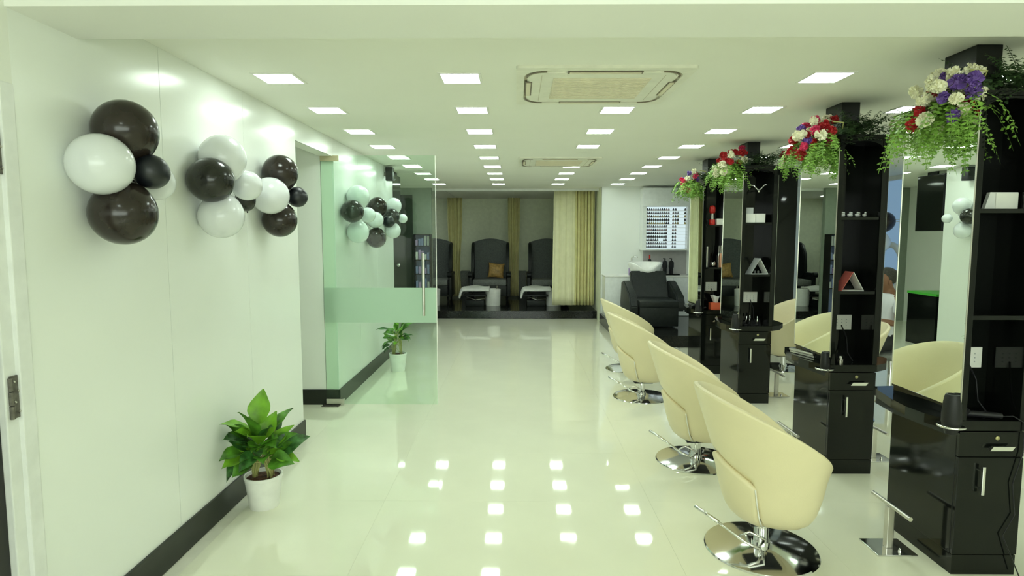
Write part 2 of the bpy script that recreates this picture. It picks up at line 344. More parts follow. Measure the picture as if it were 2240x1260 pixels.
# ================================================================== STYLING STATIONS
mir_z0, mir_z1 = 0.80, 2.16
def station(x, y, idx):
    lab = ['nearest tall black gloss styling station with mirror', 'second tall black gloss styling station, pink and white card on shelf',
           'third tall black gloss styling station, white boxes on its shelf', 'farthest tall black gloss styling station, orange tissue box on its counter'][idx]
    t = thing('styling_station', lab, 'salon station', (x, y, 0), group='black styling stations in a row')
    W = 0.305; D = 0.50
    obj('plinth', BM((0.004, W - 0.004, 0.004, D, 0, 0.095)), 'black_gloss', t)
    obj('cabinet_body', BM((0, W, 0.018, D, 0.098, 0.695), bev=0.002), 'black_gloss', t)
    dr = obj('drawer', BM((0.002, W - 0.002, 0, 0.018, 0.575, 0.693), bev=0.002), 'black_gloss', t)
    bm = bmesh.new(); prism(bm, [(0.125, 0.612), (0.225, 0.612), (0.24, 0.632), (0.14, 0.632)], -0.028, -0.016, 'y'); box(bm, 0.14, 0.15, -0.018, 0.002, 0.614, 0.624); box(bm, 0.21, 0.22, -0.018, 0.002, 0.614, 0.624)
    obj('handle', bm, 'chrome', dr)
    bm = bmesh.new(); ball(bm, (0.175, -0.002, 0.664), 0.011, sy=0.4); obj('lock', bm, 'brass', dr, True)
    do = obj('door', BM((0.002, W - 0.002, 0, 0.018, 0.10, 0.571), bev=0.002), 'black_gloss', t)
    obj('handle', BM((0.098, 0.112, -0.028, -0.016, 0.40, 0.535), (0.10, 0.11, -0.018, 0.002, 0.42, 0.43), (0.10, 0.11, -0.018, 0.002, 0.505, 0.515), bev=0.002), 'chrome', do)
    # counter: bowed slab running past the far end of the cabinet
    P = [(0, -0.004), (W, -0.004), (W + 0.10, 0.06), (W + 0.20, 0.22), (W + 0.20, 0.42), (W + 0.06, 0.62), (0.15, 0.66), (-0.02, 0.64), (-0.05, 0.55), (-0.085, 0.38), (-0.10, 0.24), (-0.085, 0.12), (-0.05, 0.03)]
    bm = bmesh.new(); prism(bm, P, 0.700, 0.745); obj('counter', bm, 'black_gloss', t)
    bm = bmesh.new(); prism(bm, [(-0.045, 0.42), (-0.02, 0.62), (0.15, 0.64), (W + 0.04, 0.60), (W + 0.14, 0.42), (W + 0.0, 0.10), (W + 0.0, 0.499), (0, 0.501), (-0.0, 0.06)], 0.655, 0.700); obj('counter_apron', bm, 'black_gloss', t)
    obj('side_panel', BM((0, 0.027, 0, D, 0.746, 2.24), bev=0.002), 'black_gloss', t)
    obj('side_panel', BM((W - 0.032, W, 0, D, 0.746, 2.24), bev=0.002), 'black_gloss', t)
    obj('back_panel', BM((0.027, W - 0.032, 0.215, D, 0.746, 2.24)), 'black_gloss', t)
    for z in (1.215, 1.70): obj('shelf', BM((0.028, W - 0.033, 0.006, 0.214, z, z + 0.02), bev=0.001), 'black_gloss', t)
    obj('top_panel', BM((-0.002, W + 0.002, -0.004, D, 2.215, 2.245), bev=0.002), 'black_gloss', t)
    bm = bmesh.new()
    for k in range(11):
        a = PI * k / 10
    prism(bm, [(0.028, 2.214)] + [(0.150 - 0.122 * math.cos(PI * k / 10), 2.16 - 0.0 + 0.045 * math.sin(PI * k / 10)) for k in range(11)] + [(W - 0.033, 2.214)], 0.004, 0.02, 'y')
    obj('arched_fascia', bm, 'black_gloss', t)
    obj('ceiling_post', BM((0.075, 0.195, 0.15, 0.36, 2.246, H - 0.001), bev=0.002), 'black_satin', t)
    # mirror on the side towards the cream chairs
    fr = obj('mirror_frame', BM((-0.012, 0.0, -0.016, 0.496, mir_z0 - 0.012, mir_z1)), 'black_gloss', t)
    obj('mirror', BM((-0.0155, -0.0125, -0.014, 0.494, mir_z0, mir_z1 - 0.004), bev=0.001), 'mirror', fr)
    bm = BM((-0.018, -0.0126, -0.0165, -0.013, mir_z0, mir_z1), (-0.018, -0.0126, 0.493, 0.4965, mir_z0, mir_z1))
    obj('mirror_edge', bm, 'brushed_steel', fr)
    fr2 = obj('mirror_frame', BM((W, W + 0.012, 0.0, 0.50, mir_z0, mir_z1)), 'black_gloss', t)
    obj('mirror', BM((W + 0.012, W + 0.015, 0.004, 0.496, mir_z0 + 0.004, mir_z1 - 0.004)), 'mirror', fr2)
    s = obj('socket_plate', BM((0.106, 0.240, 0.207, 0.2145, 0.950, 1.052), bev=0.002), 'white_plastic', t)
    bm = bmesh.new()
    for cx in (0.140, 0.172, 0.204):
        for dz in (-0.02, 0.0, 0.02): box(bm, cx - 0.003, cx + 0.003, 0.2055, 0.2072, 1.0 + dz - 0.003, 1.0 + dz + 0.003)
    obj('socket_hole', bm, 'paper_grey', s)
    bm = bmesh.new(); pts = [(-0.03 + 0.055 * math.cos(a), 0.015 + 0.055 * math.sin(a), 0.718) for a in [2 * PI * k / 24 for k in range(25)]]
    tube(bm, pts, 0.006, 6); obj('tool_ring', bm, 'chrome', t, True)
    bm = bmesh.new()
    tube(bm, [(0.17, 0.205, 0.98), (0.19, 0.17, 0.90), (0.19, 0.15, 0.80), (0.20, 0.10, 0.752)], 0.004, 6); obj('power_cord', bm, 'black_plastic', t, True)
    return t
ST = [(2.052, 2.73), (2.078, 3.935), (2.102, 5.635), (2.118, 6.865)]
for i, (x, y) in enumerate(ST): station(x, y, i)

# ================================================================== CREAM SALON CHAIRS
def interp(z, Z, R):
    for a, b, r, s in zip(Z, Z[1:], R, R[1:]):
        if z <= b: return r + (s - r) * max(0, (z - a)) / (b - a)
    return R[-1]
def Rz(z):
    return interp(z, [0.165, 0.172, 0.185, 0.21, 0.25, 0.34, 0.43, 0.52, 0.90], [0.10, 0.145, 0.175, 0.205, 0.230, 0.258, 0.275, 0.303, 0.425])
def make_chair(label, loc, rz, group):
    t = thing('salon_chair', label, 'chair', loc, rz, group)
    CX = 0.055; n = 96
    # wrap-around shell: reaches the bottom at the front and sides, rises clear of the tub at the back
    bm = bmesh.new(); rows = []
    for k in range(n):
        th = 2 * PI * k / n; a = abs((th + PI) % (2 * PI) - PI); deg = math.degrees(a)
        zr = 0.635 - 0.205 * math.cos(a) + 0.018 * math.sin(a) ** 2
        if deg < 126: zl = 0.166
        elif deg < 132: zl = 0.166 + (0.405 - 0.166) * (deg - 126) / 6
        else: zl = 0.405 + (0.505 - 0.405) * ((deg - 132) / 48) ** 0.8
        col = []
        for s in range(12):
            z = zl + (zr - zl) * (s / 11) ** 1.3; tuck = 0.020 * math.exp(-((z - zl) / 0.022) ** 2) if deg >= 129 else 0; col.append((Rz(z) - tuck, z))
        ro = Rz(zr)
        col += [(ro - 0.004, zr + 0.008), (ro - 0.022, zr + 0.010), (ro - 0.032, zr)]
        for s in range(8):
            z = zr - (zr - max(zl, 0.40)) * (s + 1) / 8; col.append((Rz(z) - 0.034, z))
        fx = 1 - 0.26 * max(0, math.cos(th)) ** 2; rows.append([bm.verts.new((CX + fx * r * math.cos(th), r * math.sin(th), z)) for r, z in col])
    m_ = len(rows[0])
    for k in range(n):
        A, B = rows[k], rows[(k + 1) % n]
        for s in range(m_): bm.faces.new((A[s], B[s], B[(s + 1) % m_], A[(s + 1) % m_]))
    obj('shell', bm, 'cream_leather', t, 'auto')
    bm = bmesh.new(); rows = []
    for k in range(n):
        th = 2 * PI * k / n; a = abs((th + PI) % (2 * PI) - PI); deg = math.degrees(a); back = min(1, max(0, (deg - 126) / 5))
        zt = 0.405 + 0.105 * (max(0, deg - 132) / 48) ** 0.8
        zt += 0.004; of = 0.012 * back - 0.018 * (1 - back); fx = 1 - 0.26 * max(0, math.cos(th)) ** 2
        col = [(max(0.03, Rz(0.168 + (zt - 0.188) * (j / 9) ** 1.3) + of), 0.168 + (zt - 0.188) * (j / 9) ** 1.3) for j in range(10)]
        col += [(Rz(zt) + of - 0.004, zt - 0.009), (Rz(zt) + of - 0.014, zt), (Rz(zt) + of - 0.035, zt + 0.001), (Rz(0.4) - 0.05, 0.40)]
        rows.append([bm.verts.new((CX + fx * r * math.cos(th), r * math.sin(th), z)) for r, z in col])
    for k in range(n):
        A, B = rows[k], rows[(k + 1) % n]
        for q in range(len(A) - 1): bm.faces.new((A[q], B[q], B[q + 1], A[q + 1]))
    bm.faces.new([r[0] for r in rows])
    obj('tub', bm, 'cream_leather', t, True)
    bm = bmesh.new(); lathe(bm, [(0.05, 0.36), (0.225, 0.37), (0.238, 0.40), (0.235, 0.43), (0.21, 0.448), (0.10, 0.455)], 48, CX + 0.005); obj('seat_cushion', bm, 'cream_leather', t, True)
    for s in (-1, 1):
        pts = []
        for k in range(9):
            z = 0.19 + (0.40 - 0.19) * k / 8; a = math.radians(127.0 + 3.0 * k / 8); r = Rz(z) + 0.009; pts.append((CX + r * math.cos(a), s * r * math.sin(a), z))
        bm = bmesh.new(); tube(bm, pts, 0.0035, 6); obj('seam', bm, 'white_plastic', t, True)
    bm = bmesh.new(); lathe(bm, [(0.275, 0.0), (0.277, 0.004), (0.272, 0.010), (0.20, 0.020), (0.09, 0.028), (0.045, 0.032)], 64); obj('base_disc', bm, 'chrome', t, 'auto')
    bm = bmesh.new(); cyl(bm, 0, 0, 0.028, 0.15, 0.036); cyl(bm, 0, 0, 0.028, 0.05, 0.046); cyl(bm, 0, 0, 0.12, 0.17, 0.025); obj('hydraulic_post', bm, 'chrome', t, 'auto')
    obj('seat_mount', BM((-0.08, 0.10, -0.07, 0.07, 0.150, 0.170), bev=0.004), 'black_plastic', t)
    lv = bmesh.new(); tube(lv, [(0.0, -0.035, 0.06), (-0.06, -0.12, 0.065), (-0.12, -0.11, 0.09), (-0.22, 0.0, 0.14), (-0.30, 0.09, 0.175)], 0.007, 8); tube(lv, [(0.0, -0.035, 0.06), (-0.02, -0.10, 0.10), (-0.09, -0.08, 0.13), (-0.14, -0.07, 0.10)], 0.006, 8)
    tube(lv, [(-0.22, 0.0, 0.14), (-0.31, 0.10, 0.178)], 0.010, 8)
    obj('foot_pump', lv, 'chrome', t, True)
    return t
G1 = 'cream tub chairs facing the styling stations'
ch = make_chair('nearest cream leather tub chair on round chrome base', (1.250, 2.962, 0), 0, G1)
dup(ch, (1.275, 4.175, -0.0), math.radians(-3), 'second cream leather tub chair from the front, beside the second station')
dup(ch, (1.236, 5.870, 0), math.radians(2), 'third cream leather tub chair from the front, beside the third station')
dup(ch, (1.345, 7.120, 0), math.radians(4), 'farthest cream leather tub chair, mostly hidden behind the third one')
dup(ch, (3.22, 7.19, 0), PI + 0.1, 'cream tub chair seen in the gap between second and third stations', 'cream tub chairs beyond the stations')
dup(ch, (2.85, 5.22, 0), PI - 0.05, 'cream tub chair beside the seated man, beyond the stations', 'cream tub chairs beyond the stations')
def footrest(loc, label, rz=0, group='steel T-bar footrests'):
    t = thing('footrest', label, 'footrest', loc, rz, group)
    obj('base_plate', BM((-0.10, 0.10, -0.085, 0.085, 0, 0.010), bev=0.002), 'dark_steel' if False else 'chrome', t)
    bm = BM((-0.017, 0.017, -0.017, 0.017, 0.010, 0.225), bev=0.003); obj('post', bm, 'brushed_steel', t)
    bm = bmesh.new(); tube(bm, [(0, -0.16, 0.232), (0, 0.15, 0.232)], 0.011, 12); obj('foot_bar', bm, 'brushed_steel', t, 'auto')
    bm = bmesh.new(); ball(bm, (0.03, -0.05, 0.013), 0.009); ball(bm, (0.03, -0.05, 0.024), 0.006); obj('bolt', bm, 'chrome', t, True)
    return t
f0 = footrest((1.903, 2.968, 0), 'T-bar footrest with square chrome plate before the nearest station')
dup(f0, (1.92, 4.17, 0), 0, 'T-bar footrest before the second station, behind the nearest chair')
dup(f0, (1.93, 5.87, 0), 0, 'T-bar footrest before the third station')
dup(f0, (1.94, 7.1, 0), 0, 'T-bar footrest before the farthest station')
dup(f0, (2.56, 4.22, 0), 0, 'T-bar footrest seen low in the gap right of the second station')
dup(f0, (2.60, 5.93, 0), 0, 'T-bar footrest seen low in the gap right of the third station')

# ================================================================== BALLOONS
def balloon_mesh(matname):
    bm = bmesh.new(); prof = []
    for k in range(17):
        a = PI * k / 16; z = math.cos(a); r = math.sin(a); 
        if z < 0: r *= 1 - 0.10 * z * z; z *= 1.14
        prof.append((max(r, 0.02), z))
    lathe(bm, prof, 32); me = bpy.data.meshes.new('balloon'); bmesh.ops.recalc_face_normals(bm, faces=bm.faces); bm.to_mesh(me); bm.free()
    for p_ in me.polygons: p_.use_smooth = True
    me.materials.append(M[matname]); return me
def knot_mesh(matname):
    bm = bmesh.new(); lathe(bm, [(0.03, -1.10), (0.075, -1.16), (0.04, -1.20), (0.10, -1.28)], 10); me = bpy.data.meshes.new('knot'); bm.to_mesh(me); bm.free(); me.materials.append(M[matname]); return me
BMs = {k: (balloon_mesh(k), knot_mesh(k)) for k in ('balloon_brown', 'balloon_dark', 'balloon_navy', 'balloon_white')}
def balloon(x, y, z, r, kind, label, rot, group):
    o = bpy.data.objects.new('balloon', BMs[kind][0]); COL.objects.link(o); o.location = (x, y, z); o.scale = (r, r, r); o.rotation_euler = rot
    tag(o, label, 'balloon', group); k = bpy.data.objects.new('knot', BMs[kind][1]); COL.objects.link(k); k.parent = o; return o
CL = [('in the nearest balloon cluster', [
        (-1.565, 2.431, 2.018, .119, 'balloon_brown', 'large dark brown balloon at the top', (0.5, 0, 0)),
        (-1.570, 2.282, 1.867, .114, 'balloon_white', 'large white balloon at the left', (0, PI / 2, -0.8)),
        (-1.49, 2.463, 1.858, .069, 'balloon_navy', 'small matt black balloon at the right', (1.2, 0, 0)),
        (-1.562, 2.386, 1.685, .122, 'balloon_brown', 'large dark brown balloon at the bottom', (2.6, 0, 0)),
        (-1.598, 2.673, 1.836, .079, 'balloon_white', 'white balloon half hidden behind the small black one', (1.2, 0, 0))]),
      ('in the second balloon cluster', [
        (-1.565, 3.225, 2.011, .119, 'balloon_white', 'large white balloon at the top', (0.4, 0, 0)),
        (-1.575, 3.11, 1.883, .114, 'balloon_dark', 'large black balloon at the left', (0, PI / 2, -0.8)),
        (-1.569, 3.192, 1.701, .115, 'balloon_white', 'large white balloon at the bottom', (2.7, 0, 0)),
        (-1.50, 3.356, 1.876, .082, 'balloon_white', 'small white balloon at the right', (1.4, 0, 0)),
        (-1.624, 3.605, 1.81, .060, 'balloon_dark', 'small brown balloon peeping out below the white one', (0.3, 0, 0))]),
      ('in the third balloon cluster', [
        (-1.57, 4.018, 2.017, .114, 'balloon_brown', 'dark brown balloon at the top', (0.4, 0, 0)),
        (-1.568, 3.84, 1.852, .116, 'balloon_white', 'white balloon at the left', (0, PI / 2, -0.8)),
        (-1.50, 4.12, 1.861, .069, 'balloon_navy', 'small matt black balloon at the right', (1.3, 0, 0)),
        (-1.573, 3.991, 1.70, .111, 'balloon_brown', 'dark brown balloon at the bottom', (2.7, 0, 0))]),
      ('in the first cluster behind the glass door', [
        (-1.571, 5.97, 1.982, .113, 'balloon_white', 'white balloon at the top', (0.4, 0, 0)),
        (-1.574, 5.77, 1.83, .109, 'balloon_dark', 'dark grey balloon at the left', (0, PI / 2, -0.8)),
        (-1.52, 6.15, 1.808, .077, 'balloon_white', 'small white balloon at the right', (1.3, 0, 0)),
        (-1.575, 5.956, 1.632, .109, 'balloon_white', 'white balloon at the bottom', (2.7, 0, 0))]),
      ('in the second cluster behind the glass door', [
        (-1.576, 6.822, 1.924, .108, 'balloon_brown', 'dark brown balloon at the top', (0.4, 0, 0)),
        (-1.575, 6.69, 1.772, .092, 'balloon_white', 'white balloon at the left', (0, PI / 2, -0.8)),
        (-1.47, 6.895, 1.756, .068, 'balloon_navy', 'small black balloon at the right', (1.3, 0, 0)),
        (-1.574, 6.72, 1.569, .11, 'balloon_brown', 'dark brown balloon at the bottom', (2.7, 0, 0))]),
      ('in the farthest cluster behind the glass door', [
        (-1.582, 7.738, 1.979, .102, 'balloon_white', 'white balloon at the top', (0.4, 0, 0)),
        (-1.580, 7.60, 1.838, .10, 'balloon_dark', 'black balloon at the left', (0, PI / 2, -0.8)),
        (-1.49, 7.86, 1.819, .060, 'balloon_white', 'small white balloon at the right', (1.3, 0, 0)),
        (-1.587, 7.711, 1.658, .097, 'balloon_white', 'white balloon at the bottom', (2.7, 0, 0))])]
for where, L_ in CL:
    for x_, y_, z_, r_, k_, lb, rot in L_: balloon(x_, y_, z_, r_, k_, lb + ' ' + where, rot, 'wall balloons ' + where)
wb = balloon(5.28, 8.72, 1.80, .14, 'balloon_brown', 'dark balloon before the blue window', (0.3, 0, 0), 'balloons at the window')
balloon(5.25, 8.76, 1.50, .14, 'balloon_white', 'white balloon before the blue window, under the dark one', (2.8, 0, 0), 'balloons at the window')
bm = bmesh.new(); tube(bm, [(0, 0, 0.9), (0, 0.1, (H - 1.80) / 0.14)], 0.012, 6); so = obj('string', bm, 'white_plastic', wb); so.rotation_euler = (-0.3, 0, 0)
bm = bmesh.new(); tube(bm, [(5.575, 9.02 + 0.30 * math.cos(a), 1.12 + 0.34 * math.sin(a)) for a in [2 * PI * k / 48 for k in range(49)]], 0.045, 10)
single('ring_sign', bm, 'paper', 'white ring-shaped sign on the window behind the seated man', 'sign', smooth=True)

# ================================================================== GLASS DOOR
gd = thing('glass_door', 'open frameless glass door with frosted band and steel handle', 'door', (-1.70, 5.545, 0))
obj('glass_pane', BM((-0.095, 0.955, -0.005, 0.005, 0.012, 0.79), (-0.095, 0.955, -0.005, 0.005, 1.115, 2.325)), 'glass', gd)
obj('frosted_band', BM((-0.095, 0.955, -0.005, 0.005, 0.79, 1.115)), 'frosted', gd)
obj('pane_edge', BM((0.951, 0.957, -0.0056, 0.0056, 0.012, 2.325)), 'white_plastic', gd)
bm = bmesh.new(); tube(bm, [(0.84, -0.05, 0.86), (0.84, -0.05, 1.44)], 0.014, 14); tube(bm, [(0.84, 0.0, 0.95), (0.84, -0.05, 0.95)], 0.009, 8); tube(bm, [(0.84, 0.0, 1.35), (0.84, -0.05, 1.35)], 0.009, 8)
obj('handle', bm, 'brushed_steel', gd, 'auto', label='tall brushed steel bar handle')
obj('patch_fitting', BM((-0.097, 0.07, -0.014, 0.014, 2.275, 2.325), bev=0.002), 'patch_metal', gd)
obj('patch_fitting', BM((-0.097, 0.07, -0.014, 0.014, 0.012, 0.065), bev=0.002), 'brushed_steel', gd)
obj('floor_spring', BM((-0.13, 0.03, -0.06, 0.05, 0.0, 0.006), bev=0.001), 'dark_steel', gd)

# ================================================================== POTTED PLANTS
def leaf_mesh(L_, W_, bend, m):
    bm = bmesh.new(); n = 8; rows = []
    for k in range(n + 1):
        s = k / n; wd = W_ * (math.sin(PI * min(1, s * 1.02 + 0.02)) ** 0.75) * (1 - 0.25 * s)
        if k == n: wd = 0.0008
        if k == 0: wd = 0.003
        a = bend * s; x_ = L_ * s * math.cos(a * 0.6); z_ = -L_ * s * math.sin(a * 0.6) 
        wv = 0.006 * math.sin(s * 11)
        rows.append([bm.verts.new((x_, -wd, z_ + wd * 0.45 + wv)), bm.verts.new((x_, -wd * 0.5, z_ + wd * 0.16)), bm.verts.new((x_, 0, z_)), bm.verts.new((x_, wd * 0.5, z_ + wd * 0.16)), bm.verts.new((x_, wd, z_ + wd * 0.45 - wv))])
    for A, B in zip(rows, rows[1:]):
        for i in range(4): bm.faces.new((A[i], A[i + 1], B[i + 1], B[i]))
    me = bpy.data.meshes.new('leaf'); bm.to_mesh(me); bm.free(); me.materials.append(M[m])
    for p_ in me.polygons: p_.use_smooth = True
    return me
def plant(loc, label, r, h, leaves, pot_top, seed, nst=6):
    rnd = random.Random(seed); lim = XL + 0.01 - loc[0]
    t = thing('potted_plant', label, 'plant', loc, group='potted plants along the left wall')
    bm = bmesh.new(); lathe(bm, [(r * 0.74, 0), (r * 0.76, 0.005), (r * 0.97, pot_top - 0.02), (r, pot_top - 0.018), (r, pot_top), (r * 0.93, pot_top), (r * 0.90, pot_top - 0.03), (r * 0.7, 0.03), (0.01, 0.03)], 40)
    pot = obj('pot', bm, 'pot_white', t, 'auto')
    bm = bmesh.new(); lathe(bm, [(r * 0.70, pot_top - 0.06), (r * 0.91, pot_top - 0.022), (r * 0.5, pot_top - 0.012), (0.01, pot_top - 0.010)], 28); obj('soil', bm, 'soil', t, True)
    ms = ['leaf', 'leaf', 'leaf_bright', 'leaf_deep', 'leaf']
    for (dx, dz, dy, az, el, Lf, Wf, mm, bend) in leaves:
        # petiole from soil to the leaf base, then the blade
        if dx + Lf * math.cos(az) * math.cos(el) < lim + 0.045: az = 2 * math.acos(0) + math.acos(max(-1, min(1, (-(lim + 0.045 - dx)) / max(0.01, Lf * math.cos(el)))))
        base = Vector((rnd.choice((-1, 1)) * r * 0.42 + rnd.uniform(-0.012, 0.012), rnd.uniform(-0.25, 0.25) * r, pot_top - 0.015)); tip = Vector((dx, dy, dz))
        mid = base.lerp(tip, 0.55) + Vector((-(tip.x - base.x) * 0.20, -(tip.y - base.y) * 0.2, 0.03))
        bm = bmesh.new(); tube(bm, [base, base.lerp(mid, 0.5), mid, tip], 0.0045, 6, 0.0025); obj('stem', bm, 'stem', t, True)
        o = obj('leaf', leaf_mesh(Lf, Wf, bend, mm), None, t, loc=tip); o.rotation_euler = (math.cos(az) * rnd.uniform(0.45, 1.15) + rnd.uniform(-0.25, 0.25), -el, az)
    return t
# (base x, base z, base y, azimuth, elevation, length, half width, material, bend)
R_ = math.radians
lv1 = [(0.0, 0.50, -0.02, R_(100), R_(72), 0.21, 0.062, 'leaf_bright', 0.2), (-0.03, 0.43, -0.06, R_(250), R_(80), 0.20, 0.058, 'leaf', 0.5),
       (-0.08, 0.44, 0.0, R_(212), R_(48), 0.20, 0.042, 'leaf_bright', 0.6), (-0.10, 0.40, -0.03, R_(228), R_(25), 0.18, 0.05, 'leaf_deep', 0.1),
       (-0.07, 0.36, -0.07, R_(232), R_(12), 0.18, 0.050, 'leaf', 0.4), (-0.10, 0.33, -0.02, R_(230), R_(-4), 0.20, 0.040, 'leaf_deep', 0.9),
       (-0.04, 0.34, -0.10, R_(215), R_(0), 0.16, 0.055, 'leaf_bright', 0.3), (0.0, 0.34, -0.10, R_(262), R_(15), 0.13, 0.05, 'leaf_deep', 1.2),
       (0.04, 0.42, -0.04, R_(60), R_(65), 0.17, 0.045, 'leaf_bright', 0.3), (0.05, 0.44, 0.02, R_(40), R_(58), 0.20, 0.028, 'leaf', 0.9),
       (0.08, 0.47, 0.03, R_(20), R_(60), 0.16, 0.020, 'leaf', 1.0), (0.10, 0.36, -0.02, R_(-10), R_(48), 0.18, 0.045, 'leaf', 0.5),
       (0.11, 0.33, -0.03, R_(-5), R_(42), 0.24, 0.062, 'leaf_deep', 0.9), (0.09, 0.30, -0.08, R_(-25), R_(15), 0.18, 0.055, 'leaf', 0.6),
       (0.12, 0.32, -0.06, R_(-12), R_(5), 0.17, 0.04, 'leaf_bright', 0.4), (0.03, 0.38, 0.06, R_(80), R_(55), 0.18, 0.05, 'leaf_deep', 0.4),
       (-0.05, 0.42, 0.06, R_(120), R_(66), 0.20, 0.05, 'leaf', 0.4), (0.01, 0.40, -0.08, R_(275), R_(60), 0.15, 0.05, 'leaf_bright', 0.7),
       (0.06, 0.37, -0.06, R_(-50), R_(55), 0.16, 0.048, 'leaf', 0.6), (-0.06, 0.36, 0.05, R_(120), R_(40), 0.13, 0.055, 'leaf', 0.5),
       (-0.03, 0.30, -0.09, R_(240), R_(-10), 0.13, 0.045, 'leaf', 0.5), (0.05, 0.33, -0.10, R_(-70), R_(30), 0.12, 0.045, 'leaf', 0.8)]
lv1 = [(a * 0.85, b, c, d, e, f * (0.85 if a > 0.06 else 1.0), g * 1.22, h, i) for (a, b, c, d, e, f, g, h, i) in lv1]
rn = random.Random(21)
for k in range(20):
    az = R_(rn.uniform(185, 360)); q = rn.uniform(0.02, 0.085)
    lv1.append((q * math.cos(az), rn.uniform(0.29, 0.42), q * math.sin(az), az, R_(rn.uniform(15, 75)), rn.uniform(0.12, 0.18), rn.uniform(0.045, 0.062), rn.choice(['leaf', 'leaf_bright', 'leaf_deep', 'leaf']), rn.uniform(0.2, 0.9)))
plant((-1.500, 3.43, 0), 'leafy green plant in white pot standing in front, by the skirting', 0.108, 0.6, lv1, 0.195, 3)
rnd = random.Random(5); lv2 = []
for k in range(26):
    az = 2 * PI * k / 26 + rnd.uniform(-0.2, 0.2); el = rnd.uniform(0.1, 1.3); q = rnd.uniform(0.02, 0.07)
    lv2.append((q * math.cos(az), rnd.uniform(0.34, 0.50), q * math.sin(az), az, el, rnd.uniform(0.11, 0.19), rnd.uniform(0.022, 0.038), rnd.choice(['leaf', 'leaf', 'leaf_bright', 'leaf_deep']), rnd.uniform(0.2, 1.2)))
lv2 += [(-0.09, 0.32, -0.03, R_(190), R_(-15), 0.12, 0.035, 'leaf_deep', 0.8), (-0.10, 0.27, -0.02, R_(185), R_(-20), 0.09, 0.035, 'leaf_deep', 0.8)]
plant((-1.41, 7.0, 0), 'leafy green plant in white pot behind the glass door', 0.105, 0.6, lv2, 0.215, 9)

# ================================================================== FLOWER ARRANGEMENTS ON THE STATIONS
def flower_mesh(m, seed):
    rnd = random.Random(seed); bm = bmesh.new(); bmesh.ops.create_icosphere(bm, subdivisions=1, radius=0.55)
    for q in range(34):
        u = Vector((rnd.gauss(0, 1), rnd.gauss(0, 1), rnd.gauss(0, 1))).normalized(); sd = u.orthogonal().normalized(); sd = Matrix.Rotation(rnd.uniform(0, 6.28), 3, u) @ sd; s2 = u.cross(sd)
        ln = rnd.uniform(0.95, 1.2); wd = rnd.uniform(0.38, 0.52)
        vs = [bm.verts.new(v_) for v_ in (u * 0.35 - sd * 0.12, u * 0.35 + sd * 0.12, u * ln * 0.82 + sd * wd + s2 * 0.16, u * ln + sd * wd * 0.4, u * ln * 0.93 + s2 * 0.2, u * ln - sd * wd * 0.4, u * ln * 0.8 - sd * wd + s2 * 0.1)]
        bm.faces.new(vs)
    me = bpy.data.meshes.new('flower'); bm.to_mesh(me); bm.free(); me.materials.append(M[m]); return me
FM = {k: [flower_mesh('petal_' + k, s) for s in range(3)] for k in ('white', 'red', 'pink', 'purple')}
def fronds(bm, rnd, starts, n, length, droop, spread, lf):
    for k in range(n):
        p_ = Vector(rnd.choice(starts)) + Vector((rnd.uniform(-1, 1), rnd.uniform(-1, 1), rnd.uniform(-1, 1))) * 0.05
        a = rnd.uniform(0, 2 * PI); d_ = Vector((math.cos(a) * spread, math.sin(a) * spread, rnd.uniform(-0.1, 0.5))); Ln = length * rnd.uniform(0.6, 1.15); seg = 12
        for s in range(seg):
            d_.z -= droop / seg; q = p_ + d_.normalized() * Ln / seg
            side = d_.cross(Vector((0, 0, 1)));  side = side.normalized() if side.length > 1e-3 else Vector((1, 0, 0))
            for sg in (-1, 1):
                c0 = p_; sz = lf * (1 - 0.5 * s / seg) * rnd.uniform(0.7, 1.2); tip = c0 + (side * sg + Vector((rnd.uniform(-.5, .5), rnd.uniform(-.5, .5), rnd.uniform(-.7, .3)))).normalized() * sz
                mid = (c0 + tip) / 2; o_ = d_.normalized() * sz * 0.28
                vs = [bm.verts.new(v_) for v_ in (c0, mid + o_, tip, mid - o_)]; bm.faces.new(vs)
            w_ = side * 0.0012
            vs = [bm.verts.new(v_) for v_ in (p_ - w_, p_ + w_, q + w_, q - w_)]; bm.faces.new(vs)
            p_ = q
